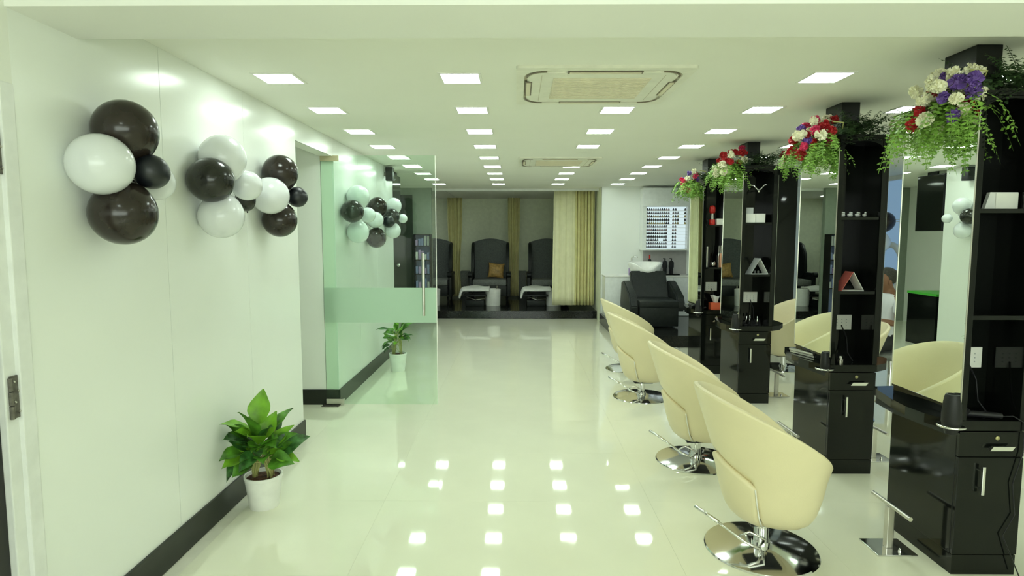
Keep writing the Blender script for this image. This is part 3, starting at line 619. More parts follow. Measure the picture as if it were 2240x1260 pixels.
def arrangement(x, y, lab, palette, seed, left, right_flowers, droop_len):
    rnd = random.Random(seed); t = thing('flower_arrangement', lab, 'flowers', (x, y, 2.246), group='flower arrangements on the styling stations')
    # floral foam block resting on the station top
    obj('floral_foam', BM((0.0, 0.07, 0.03, 0.44, 0.0, 0.05), bev=0.01), 'fern_dark', t)
    bm = bmesh.new(); tube(bm, [(0.03, 0.05, 0.03), (0.0, -0.02, 0.07), (-0.06, 0.0, 0.08)], 0.004, 5)
    for k in range(9): tube(bm, [(0.02, 0.06 + 0.04 * k, 0.03), (-0.05, 0.03 + 0.045 * k, 0.06)], 0.003, 5)
    obj('flower_stem', bm, 'stem', t, kind='stuff')
    (cx, cy, cz), (rx, ry, rz_) = left; pts = []; tries = 0
    while len(pts) < palette[0] and tries < 4000:
        tries += 1; u = Vector((rnd.uniform(-1, 1), rnd.uniform(-1, 1), rnd.uniform(-1, 1)))
        if not 0.45 < u.length < 1: continue
        # bunch leans outwards and downwards at its outer end
        p_ = Vector((cx + u.x * rx, cy + u.y * ry, cz + u.z * rz_ + 0.45 * u.x * rx))
        if all((p_ - q).length > 0.042 for q in pts): pts.append(p_)
    cl = palette[1]
    for p_ in pts:
        k = rnd.choice(cl); r = rnd.uniform(0.026, 0.036); o = obj('flower', rnd.choice(FM[k]), None, t, loc=p_); o.scale = (r, r, r); o.rotation_euler = (rnd.random() * 6, rnd.random() * 6, 0)
    for (fx, fy, fz, k) in right_flowers:
        o = obj('flower', rnd.choice(FM[k]), None, t, loc=(fx, fy, fz)); o.scale = (0.034,) * 3
    bm = bmesh.new(); fronds(bm, rnd, [(cx, cy - 0.05, cz - 0.05), (cx + 0.05, cy + 0.05, cz - 0.06), (cx - 0.04, cy + 0.1, cz - 0.06)], 110, droop_len, 2.6, 0.8, 0.036)
    obj('hanging_fern', bm, 'fern', t, kind='stuff')
    bm = bmesh.new(); fronds(bm, rnd, [(0.20, 0.06, 0.04), (0.26, 0.14, 0.05), (0.14, 0.10, 0.02), (0.05, 0.03, 0.0)], 110, 0.24, 0.1, 0.8, 0.028)
    obj('dark_fern', bm, 'fern_dark', t, kind='stuff')
arrangement(ST[0][0], ST[0][1], 'largest bunch of white, red and purple flowers, atop the nearest station', (46, ['white'] * 6 + ['red'] * 2 + ['purple'] * 2), 11, ((-0.10, 0.10, -0.02), (0.14, 0.17, 0.13)), [(0.36, 0.1, 0.06, 'red')], 0.30)
arrangement(ST[1][0], ST[1][1], 'bunch of pink, red and cream flowers atop the second station', (38, ['white'] * 4 + ['red'] * 3 + ['pink'] * 4 + ['purple']), 12, ((-0.11, 0.12, 0.01), (0.14, 0.16, 0.12)), [(0.41, 0.05, 0.02, 'red'), (0.375, 0.06, 0.07, 'white'), (0.36, 0.04, -0.01, 'red')], 0.24)
arrangement(ST[2][0], ST[2][1], 'bunch of dark red and white flowers atop the third station', (26, ['white'] * 4 + ['red'] * 5 + ['pink']), 13, ((-0.10, 0.12, 0.05), (0.16, 0.16, 0.12)), [(0.40, 0.05, 0.07, 'red'), (0.37, 0.07, 0.01, 'white'), (0.37, 0.05, 0.10, 'red')], 0.26)
arrangement(ST[3][0], ST[3][1], 'smallest bunch of pink and lilac flowers, atop the farthest station', (18, ['white'] * 2 + ['pink'] * 4 + ['purple'] * 1), 14, ((-0.14, 0.10, -0.01), (0.10, 0.14, 0.13)), [], 0.22)

# ================================================================== THINGS ON THE STATIONS
def tent_card(loc, w_, h_, dpt, m1, m2, label, rz=0):
    t = thing('tent_card', label, 'card', loc, rz)
    bm = bmesh.new(); prism(bm, [(-w_ / 2, 0), (-w_ / 2 + 0.004, 0), (0.002, h_), (-0.002, h_)], -dpt / 2, dpt / 2, 'y'); obj('left_flap', bm, m1, t)
    bm = bmesh.new(); prism(bm, [(w_ / 2 - 0.004, 0), (w_ / 2, 0), (0.003, h_), (-0.001, h_ - 0.001)], -dpt / 2, dpt / 2, 'y'); obj('right_flap', bm, m2, t)
    obj('foot_flap', BM((-w_ / 2 + 0.003, w_ / 2 - 0.003, -dpt / 2, dpt / 2, 0, 0.003)), 'paper', t)
x, y = ST[0]
t = thing('leaflet_holder', 'white leaflet stand on the upper shelf of the nearest station', 'leaflet holder', (x + 0.19, y + 0.10, 1.7205))
bm = bmesh.new(); prism(bm, [(-0.078, 0), (0.074, 0), (0.074, 0.078), (-0.055, 0.078)], -0.01, 0.01, 'y'); obj('leaflet_stack', bm, 'paper', t)
obj('front_leaflet', BM((-0.03, 0.072, -0.014, -0.010, 0.002, 0.074)), 'white_plastic', t)
def dryer(loc, label, s=1.0):
    t = thing('hair_dryer', label, 'hair dryer', loc, group='black hair dryers in the ring holders'); t.scale = (s, s, s)
    bm = bmesh.new(); lathe(bm, [(0.042, -0.02), (0.049, 0.005), (0.049, 0.05), (0.044, 0.11), (0.039, 0.145), (0.034, 0.158), (0.026, 0.160), (0.022, 0.150)], 32); obj('nozzle', bm, 'black_plastic', t, 'auto')
    bm = bmesh.new(); tube(bm, [(0.0, 0.0, -0.01), (0.0, 0.0, -0.06)], 0.040, 20, 0.030); obj('motor_housing', bm, 'black_plastic', t, 'auto')
    bm = bmesh.new(); tube(bm, [(0.04, 0.0, 0.035), (0.09, 0.03, 0.045), (0.13, 0.06, 0.05)], 0.017, 12, 0.014); obj('grip', bm, 'black_plastic', t, 'auto')
for (x, y), sc_, lb in zip(ST, (0.85, 0.62, 0.8, 0.75), ['black hair dryer standing in the ring of the nearest station', 'black hair dryer in the ring of the second station', 'black hair dryer in the ring of the third station', 'black hair dryer in the ring of the farthest station']):
    dryer((x - 0.03, y + 0.015, 0.732), lb, sc_)
t = thing('hair_trimmer', 'black hair trimmer lying on the counter of the nearest station', 'trimmer', (ST[0][0] + 0.13, ST[0][1] + 0.045, 0.763), -0.3)
bm = bmesh.new(); tube(bm, [(-0.07, 0, 0), (-0.04, 0, 0), (0.05, 0, 0.0), (0.08, 0, 0)], 0.016, 12, 0.013); obj('body', bm, 'black_plastic', t, 'auto'); obj('blade', BM((-0.085, -0.07, -0.014, 0.014, -0.004, 0.004)), 'chrome', t)
bm = bmesh.new(); x, y = ST[0]
tube(bm, [(x + 0.20, y + 0.03, 0.757), (x + 0.25, y + 0.01, 0.765), (x + 0.285, y - 0.012, 0.74), (x + 0.287, y - 0.014, 0.6), (x + 0.25, y - 0.012, 0.45), (x + 0.27, y - 0.012, 0.3), (x + 0.22, y - 0.014, 0.2), (x + 0.30, y - 0.03, 0.006)], 0.0028, 6)
single('power_cable', bm, 'black_plastic', 'thin black cable hanging down the front of the nearest station', 'cable', smooth=True)
# second station
x, y = ST[1]
tent_card((x + 0.135, y + 0.075, 1.2355), 0.15, 0.125, 0.10, 'pink_card', 'paper', 'pink and white folded card on the second station shelf')
bm = bmesh.new()
for k in range(7):
    single('hair_clip', (lambda b: (ball(b, (0, 0, 0.013), 0.013, sx=1.2, sub=1), ball(b, (0.005, 0, 0.029), 0.008, sub=1), b)[2])(bmesh.new()), 'paper',
           'small pale hair clip, %s from left, on the second station upper shelf' % ORD[k], 'hair clip', 'hair clips on the second station', True, (x + 0.075 + 0.025 * k, y + 0.09 + 0.03 * (k % 2), 1.7205))
bm.free()
t = thing('hair_straightener', 'silver hair straightener lying on the second station counter', 'hair straightener', (x - 0.025, y + 0.33, 0.757), R_(105))
for s, nm in ((0.0, 'lower_arm'), (0.018, 'upper_arm')): obj(nm, BM((-0.12, 0.12, -0.014 + s * 0.5, 0.014 + s * 0.5, -0.011 + s, 0.003 + s), bev=0.003), 'brushed_steel', t)
t = thing('spray_bottle', 'small silver spray bottle on the counter of the second station', 'bottle', (x + 0.085, y + 0.04, 0.746))
bm = bmesh.new(); lathe(bm, [(0.018, 0), (0.019, 0.03), (0.010, 0.038)], 16); obj('body', bm, 'brushed_steel', t, 'auto'); bm = bmesh.new(); cyl(bm, 0, 0, 0.038, 0.05, 0.008, n=12); obj('cap', bm, 'white_plastic', t)
# third station
x, y = ST[2]
for k, (dx, lb) in enumerate([(0.095, 'left white carton'), (0.187, 'right white carton')]):
    t = thing('carton', lb + ' on the third station shelf', 'box', (x + dx, y + 0.09, 1.7205), group='white cartons on the third station'); obj('box', BM((-0.044, 0.044, -0.03, 0.03, 0, 0.078), bev=0.002), 'white_plastic', t); obj('lid', BM((-0.045, 0.045, -0.031, 0.031, 0.078, 0.084), bev=0.001), 'paper', t)
t = thing('carton', 'small grey carton on top of the left white carton', 'box', (x + 0.085, y + 0.09, 1.8050)); obj('box', BM((-0.033, 0.033, -0.028, 0.028, 0, 0.055), bev=0.002), 'paper_grey', t)
tent_card((x + 0.175, y + 0.075, 1.2355), 0.18, 0.15, 0.10, 'paper_grey', 'paper', 'grey and white folded card on the third station shelf', 0.15)
t = thing('wing_hook', 'chrome wing-shaped hook high inside the third station', 'hook', (x + 0.16, y + 0.06, 2.04))
bm = bmesh.new(); tube(bm, [(-0.09, 0, 0.03), (-0.05, 0, 0.025), (-0.015, 0, -0.01), (0, 0.01, -0.02), (0.015, 0, -0.01), (0.05, 0, 0.03), (0.095, 0, 0.03)], 0.006, 8); obj('wing', bm, 'chrome', t, True)
bm = bmesh.new(); tube(bm, [(0, 0.01, -0.02), (0, 0.10, -0.02), (0, 0.152, -0.02)], 0.006, 8); ball(bm, (0, 0.0, -0.03), 0.013); obj('arm', bm, 'chrome', t, True)
for k in range(2):
    bm = bmesh.new(); lathe(bm, [(0.008, 0), (0.009, 0.02), (0.004, 0.026)], 10); single('glass_vial', bm, 'paper_grey', 'tiny glass vial, %s, on the third station middle shelf' % ('left' if k == 0 else 'right'), 'bottle', 'vials on the third station', True, (x + 0.20 + 0.03 * k, y + 0.18, 1.2355))
for k in range(3):
    t = thing('styling_comb', 'silver styling comb standing on the third station counter, %s' % ['leftmost', 'middle', 'rightmost'][k], 'comb', (x + 0.08 + 0.055 * k, y + 0.07 + 0.05 * (k % 2), 0.746), 0.4 * k, 'combs on the third station')
    obj('stand', BM((-0.018, 0.018, -0.014, 0.014, 0, 0.01), bev=0.002), 'black_plastic', t)
    bm = bmesh.new(); tube(bm, [(0, 0, 0.008), (0.006, 0, 0.05), (0.012, 0, 0.075)], 0.006, 8); box(bm, 0.003, 0.02, -0.003, 0.003, 0.055, 0.085); obj('comb_head', bm, 'chrome', t, True)
# white spot lamp clipped on the third station post
t = thing('spot_lamp', 'white spot lamp clipped to the post above the third station', 'lamp', (x + 0.10, y + 0.148, 2.30))
bm = bmesh.new(); cyl(bm, 0.0, -0.035, -0.02, 0.02, 0.022, 0.03, 20); obj('shade', bm, 'white_plastic', t, 'auto'); obj('clip', BM((-0.008, 0.008, -0.015, 0.001, -0.01, 0.01)), 'white_plastic', t)
# fourth station
x, y = ST[3]
t = thing('spray_bottle', 'red bottle on the upper shelf of the farthest station', 'bottle', (x + 0.115, y + 0.07, 1.7205))
bm = bmesh.new(); lathe(bm, [(0.032, 0), (0.034, 0.01), (0.034, 0.05), (0.030, 0.06)], 20); obj('body', bm, 'red_plastic', t, 'auto'); bm = bmesh.new(); cyl(bm, 0, 0, 0.06, 0.13, 0.020, n=16); obj('neck', bm, 'brushed_steel', t, 'auto')
bm = bmesh.new(); lathe(bm, [(0.026, 0.13), (0.034, 0.15), (0.034, 0.19), (0.026, 0.215), (0.01, 0.22)], 20); obj('cap', bm, 'red_plastic', t, True)
t = thing('carton', 'cream carton beside the red bottle on the farthest station', 'box', (x + 0.205, y + 0.07, 1.7205)); obj('box', BM((-0.045, 0.045, -0.03, 0.03, 0, 0.07), bev=0.002), 'white_plastic', t)
t = thing('hair_straightener', 'grey hair straightener standing upright on the farthest station shelf', 'hair straightener', (x + 0.085, y + 0.09, 1.2355))
obj('upper_arm', BM((-0.018, -0.002, -0.012, 0.012, 0, 0.235), bev=0.003), 'brushed_steel', t); obj('lower_arm', BM((0.002, 0.016, -0.012, 0.012, 0, 0.225), bev=0.003), 'black_plastic', t)
t = thing('curling_cup', 'silver rounded cup on the farthest station shelf', 'cup', (x + 0.135, y + 0.06, 1.2355)); bm = bmesh.new(); lathe(bm, [(0.016, 0), (0.028, 0.02), (0.03, 0.05), (0.022, 0.07), (0.018, 0.06)], 20); obj('bowl', bm, 'chrome', t, True)
for k, m_ in enumerate(('copper', 'brushed_steel')):
    t = thing('spray_bottle', ['copper coloured spray bottle on the farthest station shelf', 'silver spray bottle behind the copper one, farthest station shelf'][k], 'bottle', (x + 0.225, y + 0.06 + 0.07 * k, 1.2355))
    bm = bmesh.new(); lathe(bm, [(0.024, 0), (0.025, 0.13), (0.016, 0.15), (0.010, 0.16)], 18); obj('body', bm, m_, t, 'auto'); bm = bmesh.new(); lathe(bm, [(0.008, 0.16), (0.006, 0.235), (0.002, 0.25)], 12); obj('nozzle', bm, 'brushed_steel', t, 'auto')
t = thing('tissue_box', 'orange tissue box on the counter of the farthest station', 'tissue box', (x + 0.185, y + 0.08, 0.746))
obj('box', BM((-0.065, 0.065, -0.05, 0.05, 0, 0.08), bev=0.003), 'orange_card', t)
bm = bmesh.new(); bmesh.ops.create_cone(bm, segments=9, radius1=0.02, radius2=0.05, depth=0.08, cap_ends=False); rr = random.Random(2)
for v in bm.verts: v.co += Vector((rr.uniform(-.012, .012), rr.uniform(-.012, .012), 0.115 + rr.uniform(-.014, .014)))
obj('tissue', bm, 'paper', t)
for k, (dx, dy) in enumerate([(-0.04, 0.18), (-0.035, 0.30)]):
    t = thing('hair_brush', 'round hair brush on the farthest station counter, %s' % ['nearer one', 'farther one'][k], 'brush', (x + dx, y + dy, 0.768), 0.6 + k)
    bm = bmesh.new(); tube(bm, [(-0.05, 0, 0), (0.05, 0, 0)], 0.021, 12); obj('barrel', bm, 'black_plastic', t, 'auto'); bm = bmesh.new(); tube(bm, [(0.05, 0, 0), (0.14, 0, 0)], 0.009, 8); obj('handle', bm, 'brushed_steel', t, 'auto')

# ================================================================== WASH AREA
t = thing('wall_cabinet', 'white wall cabinet with lit nail polish rack', 'cabinet', (2.23, 10.68, 0))
W = 0.86
obj('body', BM((0, W, 0.06, 0.318, 2.11, 2.44), (0, 0.07, 0.06, 0.318, 1.335, 2.11), (W - 0.06, W, 0.06, 0.318, 1.335, 2.11), (0.07, W - 0.06, 0.06, 0.318, 1.335, 1.36), bev=0.002), 'white_cabinet', t)
obj('flap_door', BM((0.003, W - 0.003, 0.042, 0.059, 2.115, 2.435), bev=0.002), 'white_cabinet', t)
obj('light_panel', BM((0.071, W - 0.061, 0.20, 0.21, 1.361, 2.109)), 'rack_light', t)
for k in range(12): obj('rack_shelf', BM((0.072, W - 0.062, 0.09, 0.199, 1.375 + k * 0.06, 1.379 + k * 0.06)), 'white_plastic', t)
G = 'nail polish bottles on the lit rack'
pb = {}
def polish(mi):
    if mi not in pb:
        bm = bmesh.new(); cyl(bm, 0, 0, 0, 0.026, 0.0175, n=8); cyl(bm, 0, 0, 0.026, 0.046, 0.010, 0.008, 6)
        bmesh.ops.recalc_face_normals(bm, faces=bm.faces); me = bpy.data.meshes.new('nail_polish'); bm.to_mesh(me); bm.free(); me.materials.append(M['polish_%d' % mi]); pb[mi] = me
    return pb[mi]
rr = random.Random(4); rowlen = [12, 12, 11, 12, 12, 12, 13, 12, 12, 13, 13, 13]; rowcol = [5, 5, 0, 0, 0, 4, 5, 2, 0, 2, 5, 3]
for k in range(12):
    nb = 9 if k < 7 else 10; xs = [0.095 + 0.038 * q for q in range(nb + 1)] + ([0.095 + 0.042 * q for q in range(11, 13)] if k < 7 else [0.095 + 0.042 * q for q in range(11, 14 - (k > 10))] + [0.095 + 0.042 * 16])
    for q, xx in enumerate(xs):
        if k == 2 and 5 < q < 8: continue
        mi = rowcol[k] if rr.random() < 0.7 else rr.choice([0, 1, 3, 4, 5])
        o = bpy.data.objects.new('nail_polish', polish(mi)); COL.objects.link(o); o.location = (2.23 + xx, 10.68 + 0.125, 1.3792 + k * 0.06)
        tag(o, 'tiny nail polish bottle, %s from left, %s row up in the lit rack' % ((ORD + ['thirteenth', 'fourteenth', 'fifteenth'])[q], ORD[k]), 'nail polish', 'nail polish bottles in the %s row' % ORD[k])
obj_c = thing('base_cabinet', 'white base cabinet with pale worktop behind the washing chair', 'cabinet', (1.56, 10.60, 0.172))
obj('body', BM((0, 1.60, 0.02, 0.398, 0.0, 0.69), bev=0.002), 'white_cabinet', obj_c); obj('worktop', BM((-0.005, 1.61, 0.0, 0.399, 0.69, 0.72), bev=0.003), 'white_plastic', obj_c)
for k in range(4): obj('door', BM((0.004 + 0.4 * k, 0.396 + 0.4 * k, 0.004, 0.02, 0.01, 0.685), bev=0.002), 'white_cabinet', obj_c)
single('splashback', BM((2.30, 3.09, 10.985, 10.999, 0.895, 1.33)), 'grey_splash', 'grey splashback panel under the nail polish cabinet', 'panel')
for k in range(2):
    t = thing('lotion_bottle', 'black lotion bottle on the white worktop, %s one' % ['left', 'right'][k], 'bottle', (2.65 + 0.115 * k, 10.78, 0.912), group='black lotion bottles behind the washing chair')
    bm = bmesh.new(); lathe(bm, [(0.032, 0), (0.036, 0.02), (0.036, 0.10), (0.046, 0.12), (0.046, 0.21), (0.018, 0.24)], 20); obj('body', bm, 'black_plastic', t, 'auto'); bm = bmesh.new(); cyl(bm, 0, 0, 0.24, 0.28, 0.012, n=12); box(bm, -0.035, 0.01, -0.008, 0.008, 0.268, 0.282); obj('pump', bm, 'black_plastic', t)
single('tray', BM((2.57, 2.90, 10.69, 10.87, 0.8925, 0.911), bev=0.004), 'black_gloss', 'black tray under the two black lotion bottles', 'tray')
t = thing('lotion_bottle', 'lilac bottle on the worktop left of the wash basin', 'bottle', (2.03, 10.75, 0.8925)); bm = bmesh.new(); lathe(bm, [(0.035, 0), (0.036, 0.12), (0.014, 0.14)], 18); obj('body', bm, 'lilac_plastic', t, 'auto'); bm = bmesh.new(); cyl(bm, 0, 0, 0.14, 0.175, 0.012, n=12); obj('cap', bm, 'white_plastic', t)
t = thing('spray_bottle', 'dark red bottle on the worktop, under the cabinet left edge', 'bottle', (2.38, 10.80, 0.8925)); bm = bmesh.new(); lathe(bm, [(0.034, 0), (0.034, 0.26), (0.016, 0.29)], 18); obj('body', bm, 'black_plastic', t, 'auto'); bm = bmesh.new(); cyl(bm, 0, 0, 0.29, 0.36, 0.014, n=12); obj('cap', bm, 'red_plastic', t)
# washing chair with ceramic basin
t = thing('washing_chair', 'black leather hair washing chair with white ceramic basin', 'chair', (2.20, 9.40, 0.172))
bm = bmesh.new(); prism(bm, [(-0.10, 0.05), (0.72, 0.05), (0.80, 0.30), (0.72, 0.66), (0.55, 0.68), (0.05, 0.50), (-0.10, 0.32)], -0.44, -0.31, 'x'); bmesh.ops.bevel(bm, geom=bm.edges[:], offset=0.02, segments=2, affect='EDGES'); obj('armrest', bm, 'black_leather', t, 'auto')
bm = bmesh.new(); prism(bm, [(-0.02, 0.24), (0.72, 0.24), (0.80, 0.35), (0.72, 0.66), (0.55, 0.68), (0.05, 0.48), (-0.02, 0.36)], 0.31, 0.44, 'x'); bmesh.ops.bevel(bm, geom=bm.edges[:], offset=0.02, segments=2, affect='EDGES'); obj('armrest', bm, 'black_leather', t, 'auto')
obj('seat', BM((-0.31, 0.31, -0.18, 0.55, 0.31, 0.42), bev=0.03), 'black_leather', t, 'auto')
obj('leg_rest', BM((-0.30, 0.30, -0.17, -0.10, 0.02, 0.32), bev=0.015), 'black_leather', t, 'auto')
obj('chair_base', BM((-0.29, 0.31, 0.02, 0.70, 0.03, 0.31), bev=0.01), 'black_satin', t)
bm = bmesh.new(); prism(bm, [(0.42, 0.36), (0.58, 0.36), (0.80, 0.80), (0.70, 0.84)], -0.30, 0.30, 'x'); bmesh.ops.bevel(bm, geom=bm.edges[:], offset=0.02, segments=2, affect='EDGES'); obj('backrest', bm, 'black_leather', t, 'auto')
for sx in (-0.25, 0.27): 
    bm = bmesh.new(); cyl(bm, sx, 0.1, 0, 0.03, 0.02, n=12); obj('foot', bm, 'chrome', t)
# basin: bowl with a raised rim and a neck cut-out at the front
bm = bmesh.new(); n = 48; rows = []
for k in range(n):
    th = 2 * PI * k / n; c_, s_ = math.cos(th), math.sin(th); dip = 0.12 * max(0, -s_) ** 5
    prof = [(0.13, 0.62), (0.20, 0.70), (0.26, 0.84 - dip * 0.6), (0.295, 0.955 - dip), (0.29, 0.975 - dip), (0.265, 0.97 - dip), (0.22, 0.88 - dip * 0.5), (0.12, 0.82), (0.02, 0.81)]
    rows.append([bm.verts.new((0.0 + r * c_ * 1.0, 0.92 + r * s_ * 0.86, z)) for r, z in prof])
for k in range(n):
    A, B = rows[k], rows[(k + 1) % n]
    for s in range(8): bm.faces.new((A[s], B[s], B[s + 1], A[s + 1]))
bm.faces.new([r[0] for r in rows][::-1]); bm.faces.new([r[8] for r in rows]); obj('basin', bm, 'white_ceramic', t, True)
obj('basin_pedestal', BM((-0.13, 0.13, 0.80, 1.02, 0.0, 0.64), bev=0.02), 'white_ceramic', t, 'auto')
bm = bmesh.new(); tube(bm, [(-0.20, 1.10, 0.95), (-0.20, 1.10, 1.03), (-0.17, 1.05, 1.06), (-0.12, 1.0, 1.05)], 0.014, 10); obj('tap', bm, 'chrome', t, True)
t = thing('tap_lever', 'chrome recline lever low beside the washing chair', 'lever', (1.72, 9.50, 0.172))
bm = bmesh.new(); cyl(bm, 0, 0, 0, 0.01, 0.03, n=16); tube(bm, [(0, 0, 0.01), (0, 0, 0.12), (-0.03, 0.0, 0.20)], 0.012, 8); ball(bm, (-0.03, 0, 0.21), 0.02); obj('lever_arm', bm, 'chrome', t, True)
t = thing('black_column', 'black floor-to-ceiling column beyond the third station', 'column', (3.30, 8.02, 0)); obj('shaft', BM((0, 0.40, 0, 0.40, 0, H - 0.002), bev=0.015), 'black_gloss', t, 'auto'); obj('plinth', BM((-0.008, 0.408, -0.008, 0.408, 0, 0.1), bev=0.002), 'black_satin', t)

# ================================================================== CURTAINED RECESS
def curtain(name, label, x0, x1, y, z0, z1, folds, amp, m, pinch=None, flare=0.0, n=90):
    t = thing(name, label, 'curtain', ((x0 + x1) / 2, y, z0), group='pale curtains around the foot bath chairs'); bm = bmesh.new(); cx = (x0 + x1) / 2; nz = 12; grid = []
    rnd = random.Random(len(label)); ph = [rnd.uniform(0, 6) for _ in range(3)]
    for j in range(nz + 1):
        v = j / nz; row = []; wf = 1.0
        if pinch: wf = 1 - pinch * math.exp(-((v - 0.28) / 0.28) ** 2)
        for i in range(n + 1):
            u = i / n; xx = (x0 - cx) + (x1 - x0) * u; xx = xx * wf - flare * (1 - v) * (1 - u)
            yy = amp * math.sin(2 * PI * folds * u + ph[0]) + amp * 0.4 * math.sin(2 * PI * folds * 2.3 * u + ph[1] + v)
            row.append(bm.verts.new((xx, yy, (z1 - z0) * v)))
        grid.append(row)
    for a, b_ in zip(grid, grid[1:]):
        for i in range(n): bm.faces.new((a[i], a[i + 1], b_[i + 1], b_[i]))
    o = obj('drape', bm, m, t, True); s = o.modifiers.new('thick', 'SOLIDIFY'); s.thickness = 0.004
    bm = bmesh.new()
    for k in range(max(3, int(folds))): box(bm, (x0 - cx) + (x1 - x0) * (k + 0.5) / max(3, int(folds)) - 0.006, (x0 - cx) + (x1 - x0) * (k + 0.5) / max(3, int(folds)) + 0.006, -0.006, 0.006, z1 - z0, z1 - z0 + 0.012)
    obj('curtain_hook', bm, 'brushed_steel', t, kind='stuff')
curtain('curtain', 'pale side of the big gathered curtain at the recess opening', 0.71, 1.12, 11.66, 0.243, 2.46, 3.0, 0.012, 'curtain_pale', flare=0.03)
curtain('curtain', 'yellow side of the big gathered curtain, against the white wall', 1.115, 1.50, 11.68, 0.243, 2.46, 6, 0.030, 'curtain_olive')
curtain('curtain', 'olive curtain drawn back between the left and middle foot bath chairs', -1.60, -1.26, 13.9, 0.20, 2.46, 4, 0.022, 'curtain_olive', pinch=0.35)
curtain('curtain', 'narrow olive curtain between the middle and right foot bath chairs', -0.21, 0.06, 13.9, 0.20, 2.46, 4, 0.022, 'curtain_olive', pinch=0.2)
for k, (px, lb) in enumerate([(-1.43, 'left'), (-0.075, 'right')]):
    bm = BM((px - 0.01, px + 0.01, 11.52, 14.59, 2.462, 2.479)); single('curtain_rail', bm, 'white_plastic', 'white ceiling curtain rail running back, %s one' % lb, 'curtain rail', 'rails in the recess')
def wing_chair(loc, label):
    t = thing('wing_chair', label, 'armchair', loc, group='grey wing-back foot bath chairs')
    bm = bmesh.new(); top = [(-0.40, 0.95), (-0.39, 1.30), (-0.30, 1.33), (-0.15, 1.37), (0, 1.385), (0.15, 1.37), (0.30, 1.33), (0.39, 1.30), (0.40, 0.95), (0.37, 0.35), (-0.37, 0.35)]
    prism(bm, top, 0.27, 0.37, 'y'); bmesh.ops.bevel(bm, geom=bm.edges[:], offset=0.02, segments=2, affect='EDGES')
    obj('backrest', bm, 'grey_fabric', t, 'auto')
    for s in (-1, 1):
        bm = bmesh.new(); prism(bm, [(0.30, 0.40), (0.30, 1.30), (0.14, 1.24), (0.02, 1.05), (-0.02, 0.75), (-0.02, 0.62), (0.10, 0.50)], s * 0.39 - 0.035, s * 0.39 + 0.035, 'x'); bmesh.ops.bevel(bm, geom=bm.edges[:], offset=0.015, segments=2, affect='EDGES'); obj('wing', bm, 'black_leather', t, 'auto')
        bm = BM((s * 0.42 - 0.045, s * 0.42 + 0.045, -0.38, 0.30, 0.56, 0.64), bev=0.02); tube(bm, [(s * 0.42 - 0.045, -0.38, 0.60), (s * 0.42 + 0.045, -0.38, 0.60)], 0.055, 16); obj('armrest', bm, 'black_leather', t, 'auto')
        obj('arm_support', BM((s * 0.42 - 0.035, s * 0.42 + 0.035, -0.36, 0.28, 0.12, 0.56), bev=0.01), 'black_leather', t, 'auto')
        for yy in (-0.32, 0.26):
            bm = bmesh.new(); cyl(bm, s * 0.38, yy, 0, 0.12, 0.018, 0.028, 12); obj('leg', bm, 'black_satin', t)
    obj('seat', BM((-0.37, 0.37, -0.36, 0.28, 0.36, 0.49), bev=0.03), 'grey_seat', t, 'auto')
    obj('seat_frame', BM((-0.37, 0.37, -0.34, 0.30, 0.14, 0.36), bev=0.01), 'black_leather', t, 'auto')
    return t
wc = wing_chair((-0.60, 13.35, 0.15), 'middle grey wing-back chair with gold pillow')
dup(wc, (0.68, 13.35, 0.15), 0, 'right grey wing-back chair, half behind the big curtain')
dup(wc, (-1.88, 13.35, 0.15), 0, 'left grey wing-back chair, partly behind the glass door')
bm = bmesh.new(); box(bm, -0.18, 0.18, -0.05, 0.05, -0.17, 0.17); bmesh.ops.subdivide_edges(bm, edges=bm.edges[:], cuts=5, use_grid_fill=True)
for v in bm.verts:
    f_ = (1 - (v.co.x / 0.18) ** 2) * (1 - (v.co.z / 0.17) ** 2); v.co.y *= 0.25 + 1.1 * max(0, f_) ** 0.5; v.co.x *= 1 - 0.10 * (1 - (v.co.z / 0.17) ** 2); v.co.z *= 1 - 0.10 * (1 - (v.co.x / 0.18) ** 2)
single('throw_pillow', bm, 'pillow_gold', 'square gold patterned pillow on the middle wing-back chair', 'pillow', smooth=True, loc=(-0.47, 13.50, 0.815), rot=(R_(-14), R_(5), 0))
def foot_bath(loc, label):
    t = thing('foot_bath', label, 'foot bath', loc, group='white foot baths before the wing-back chairs')
    bm = bmesh.new(); lathe(bm, [(0.15, 0), (0.155, 0.02), (0.165, 0.30), (0.168, 0.34), (0.15, 0.345), (0.14, 0.20), (0.02, 0.18)], 32, 0.20, 0.0); obj('basin', bm, 'white_ceramic', t, 'auto')
    obj('step', BM((-0.36, 0.02, -0.16, 0.14, 0.0, 0.12), bev=0.015), 'black_leather', t, 'auto')
    bm = bmesh.new(); tube(bm, [(-0.34, -0.18, 0.20), (-0.15, -0.20, 0.13), (0.05, -0.18, 0.16)], 0.008, 8); obj('rail', bm, 'brushed_steel', t, True)
    obj('foot_pad_frame', BM((-0.40, 0.08, -0.20, 0.18, 0.20, 0.24), (-0.2, -0.16, -0.02, 0.02, 0.12, 0.20), bev=0.01), 'black_satin', t, 'auto')
    bm = bmesh.new(); cyl(bm, 0.12, 0.10, 0.34, 0.40, 0.012, 0.009, 10); cyl(bm, 0.28, 0.10, 0.34, 0.40, 0.012, 0.009, 10); obj('tap', bm, 'chrome', t)
    return t
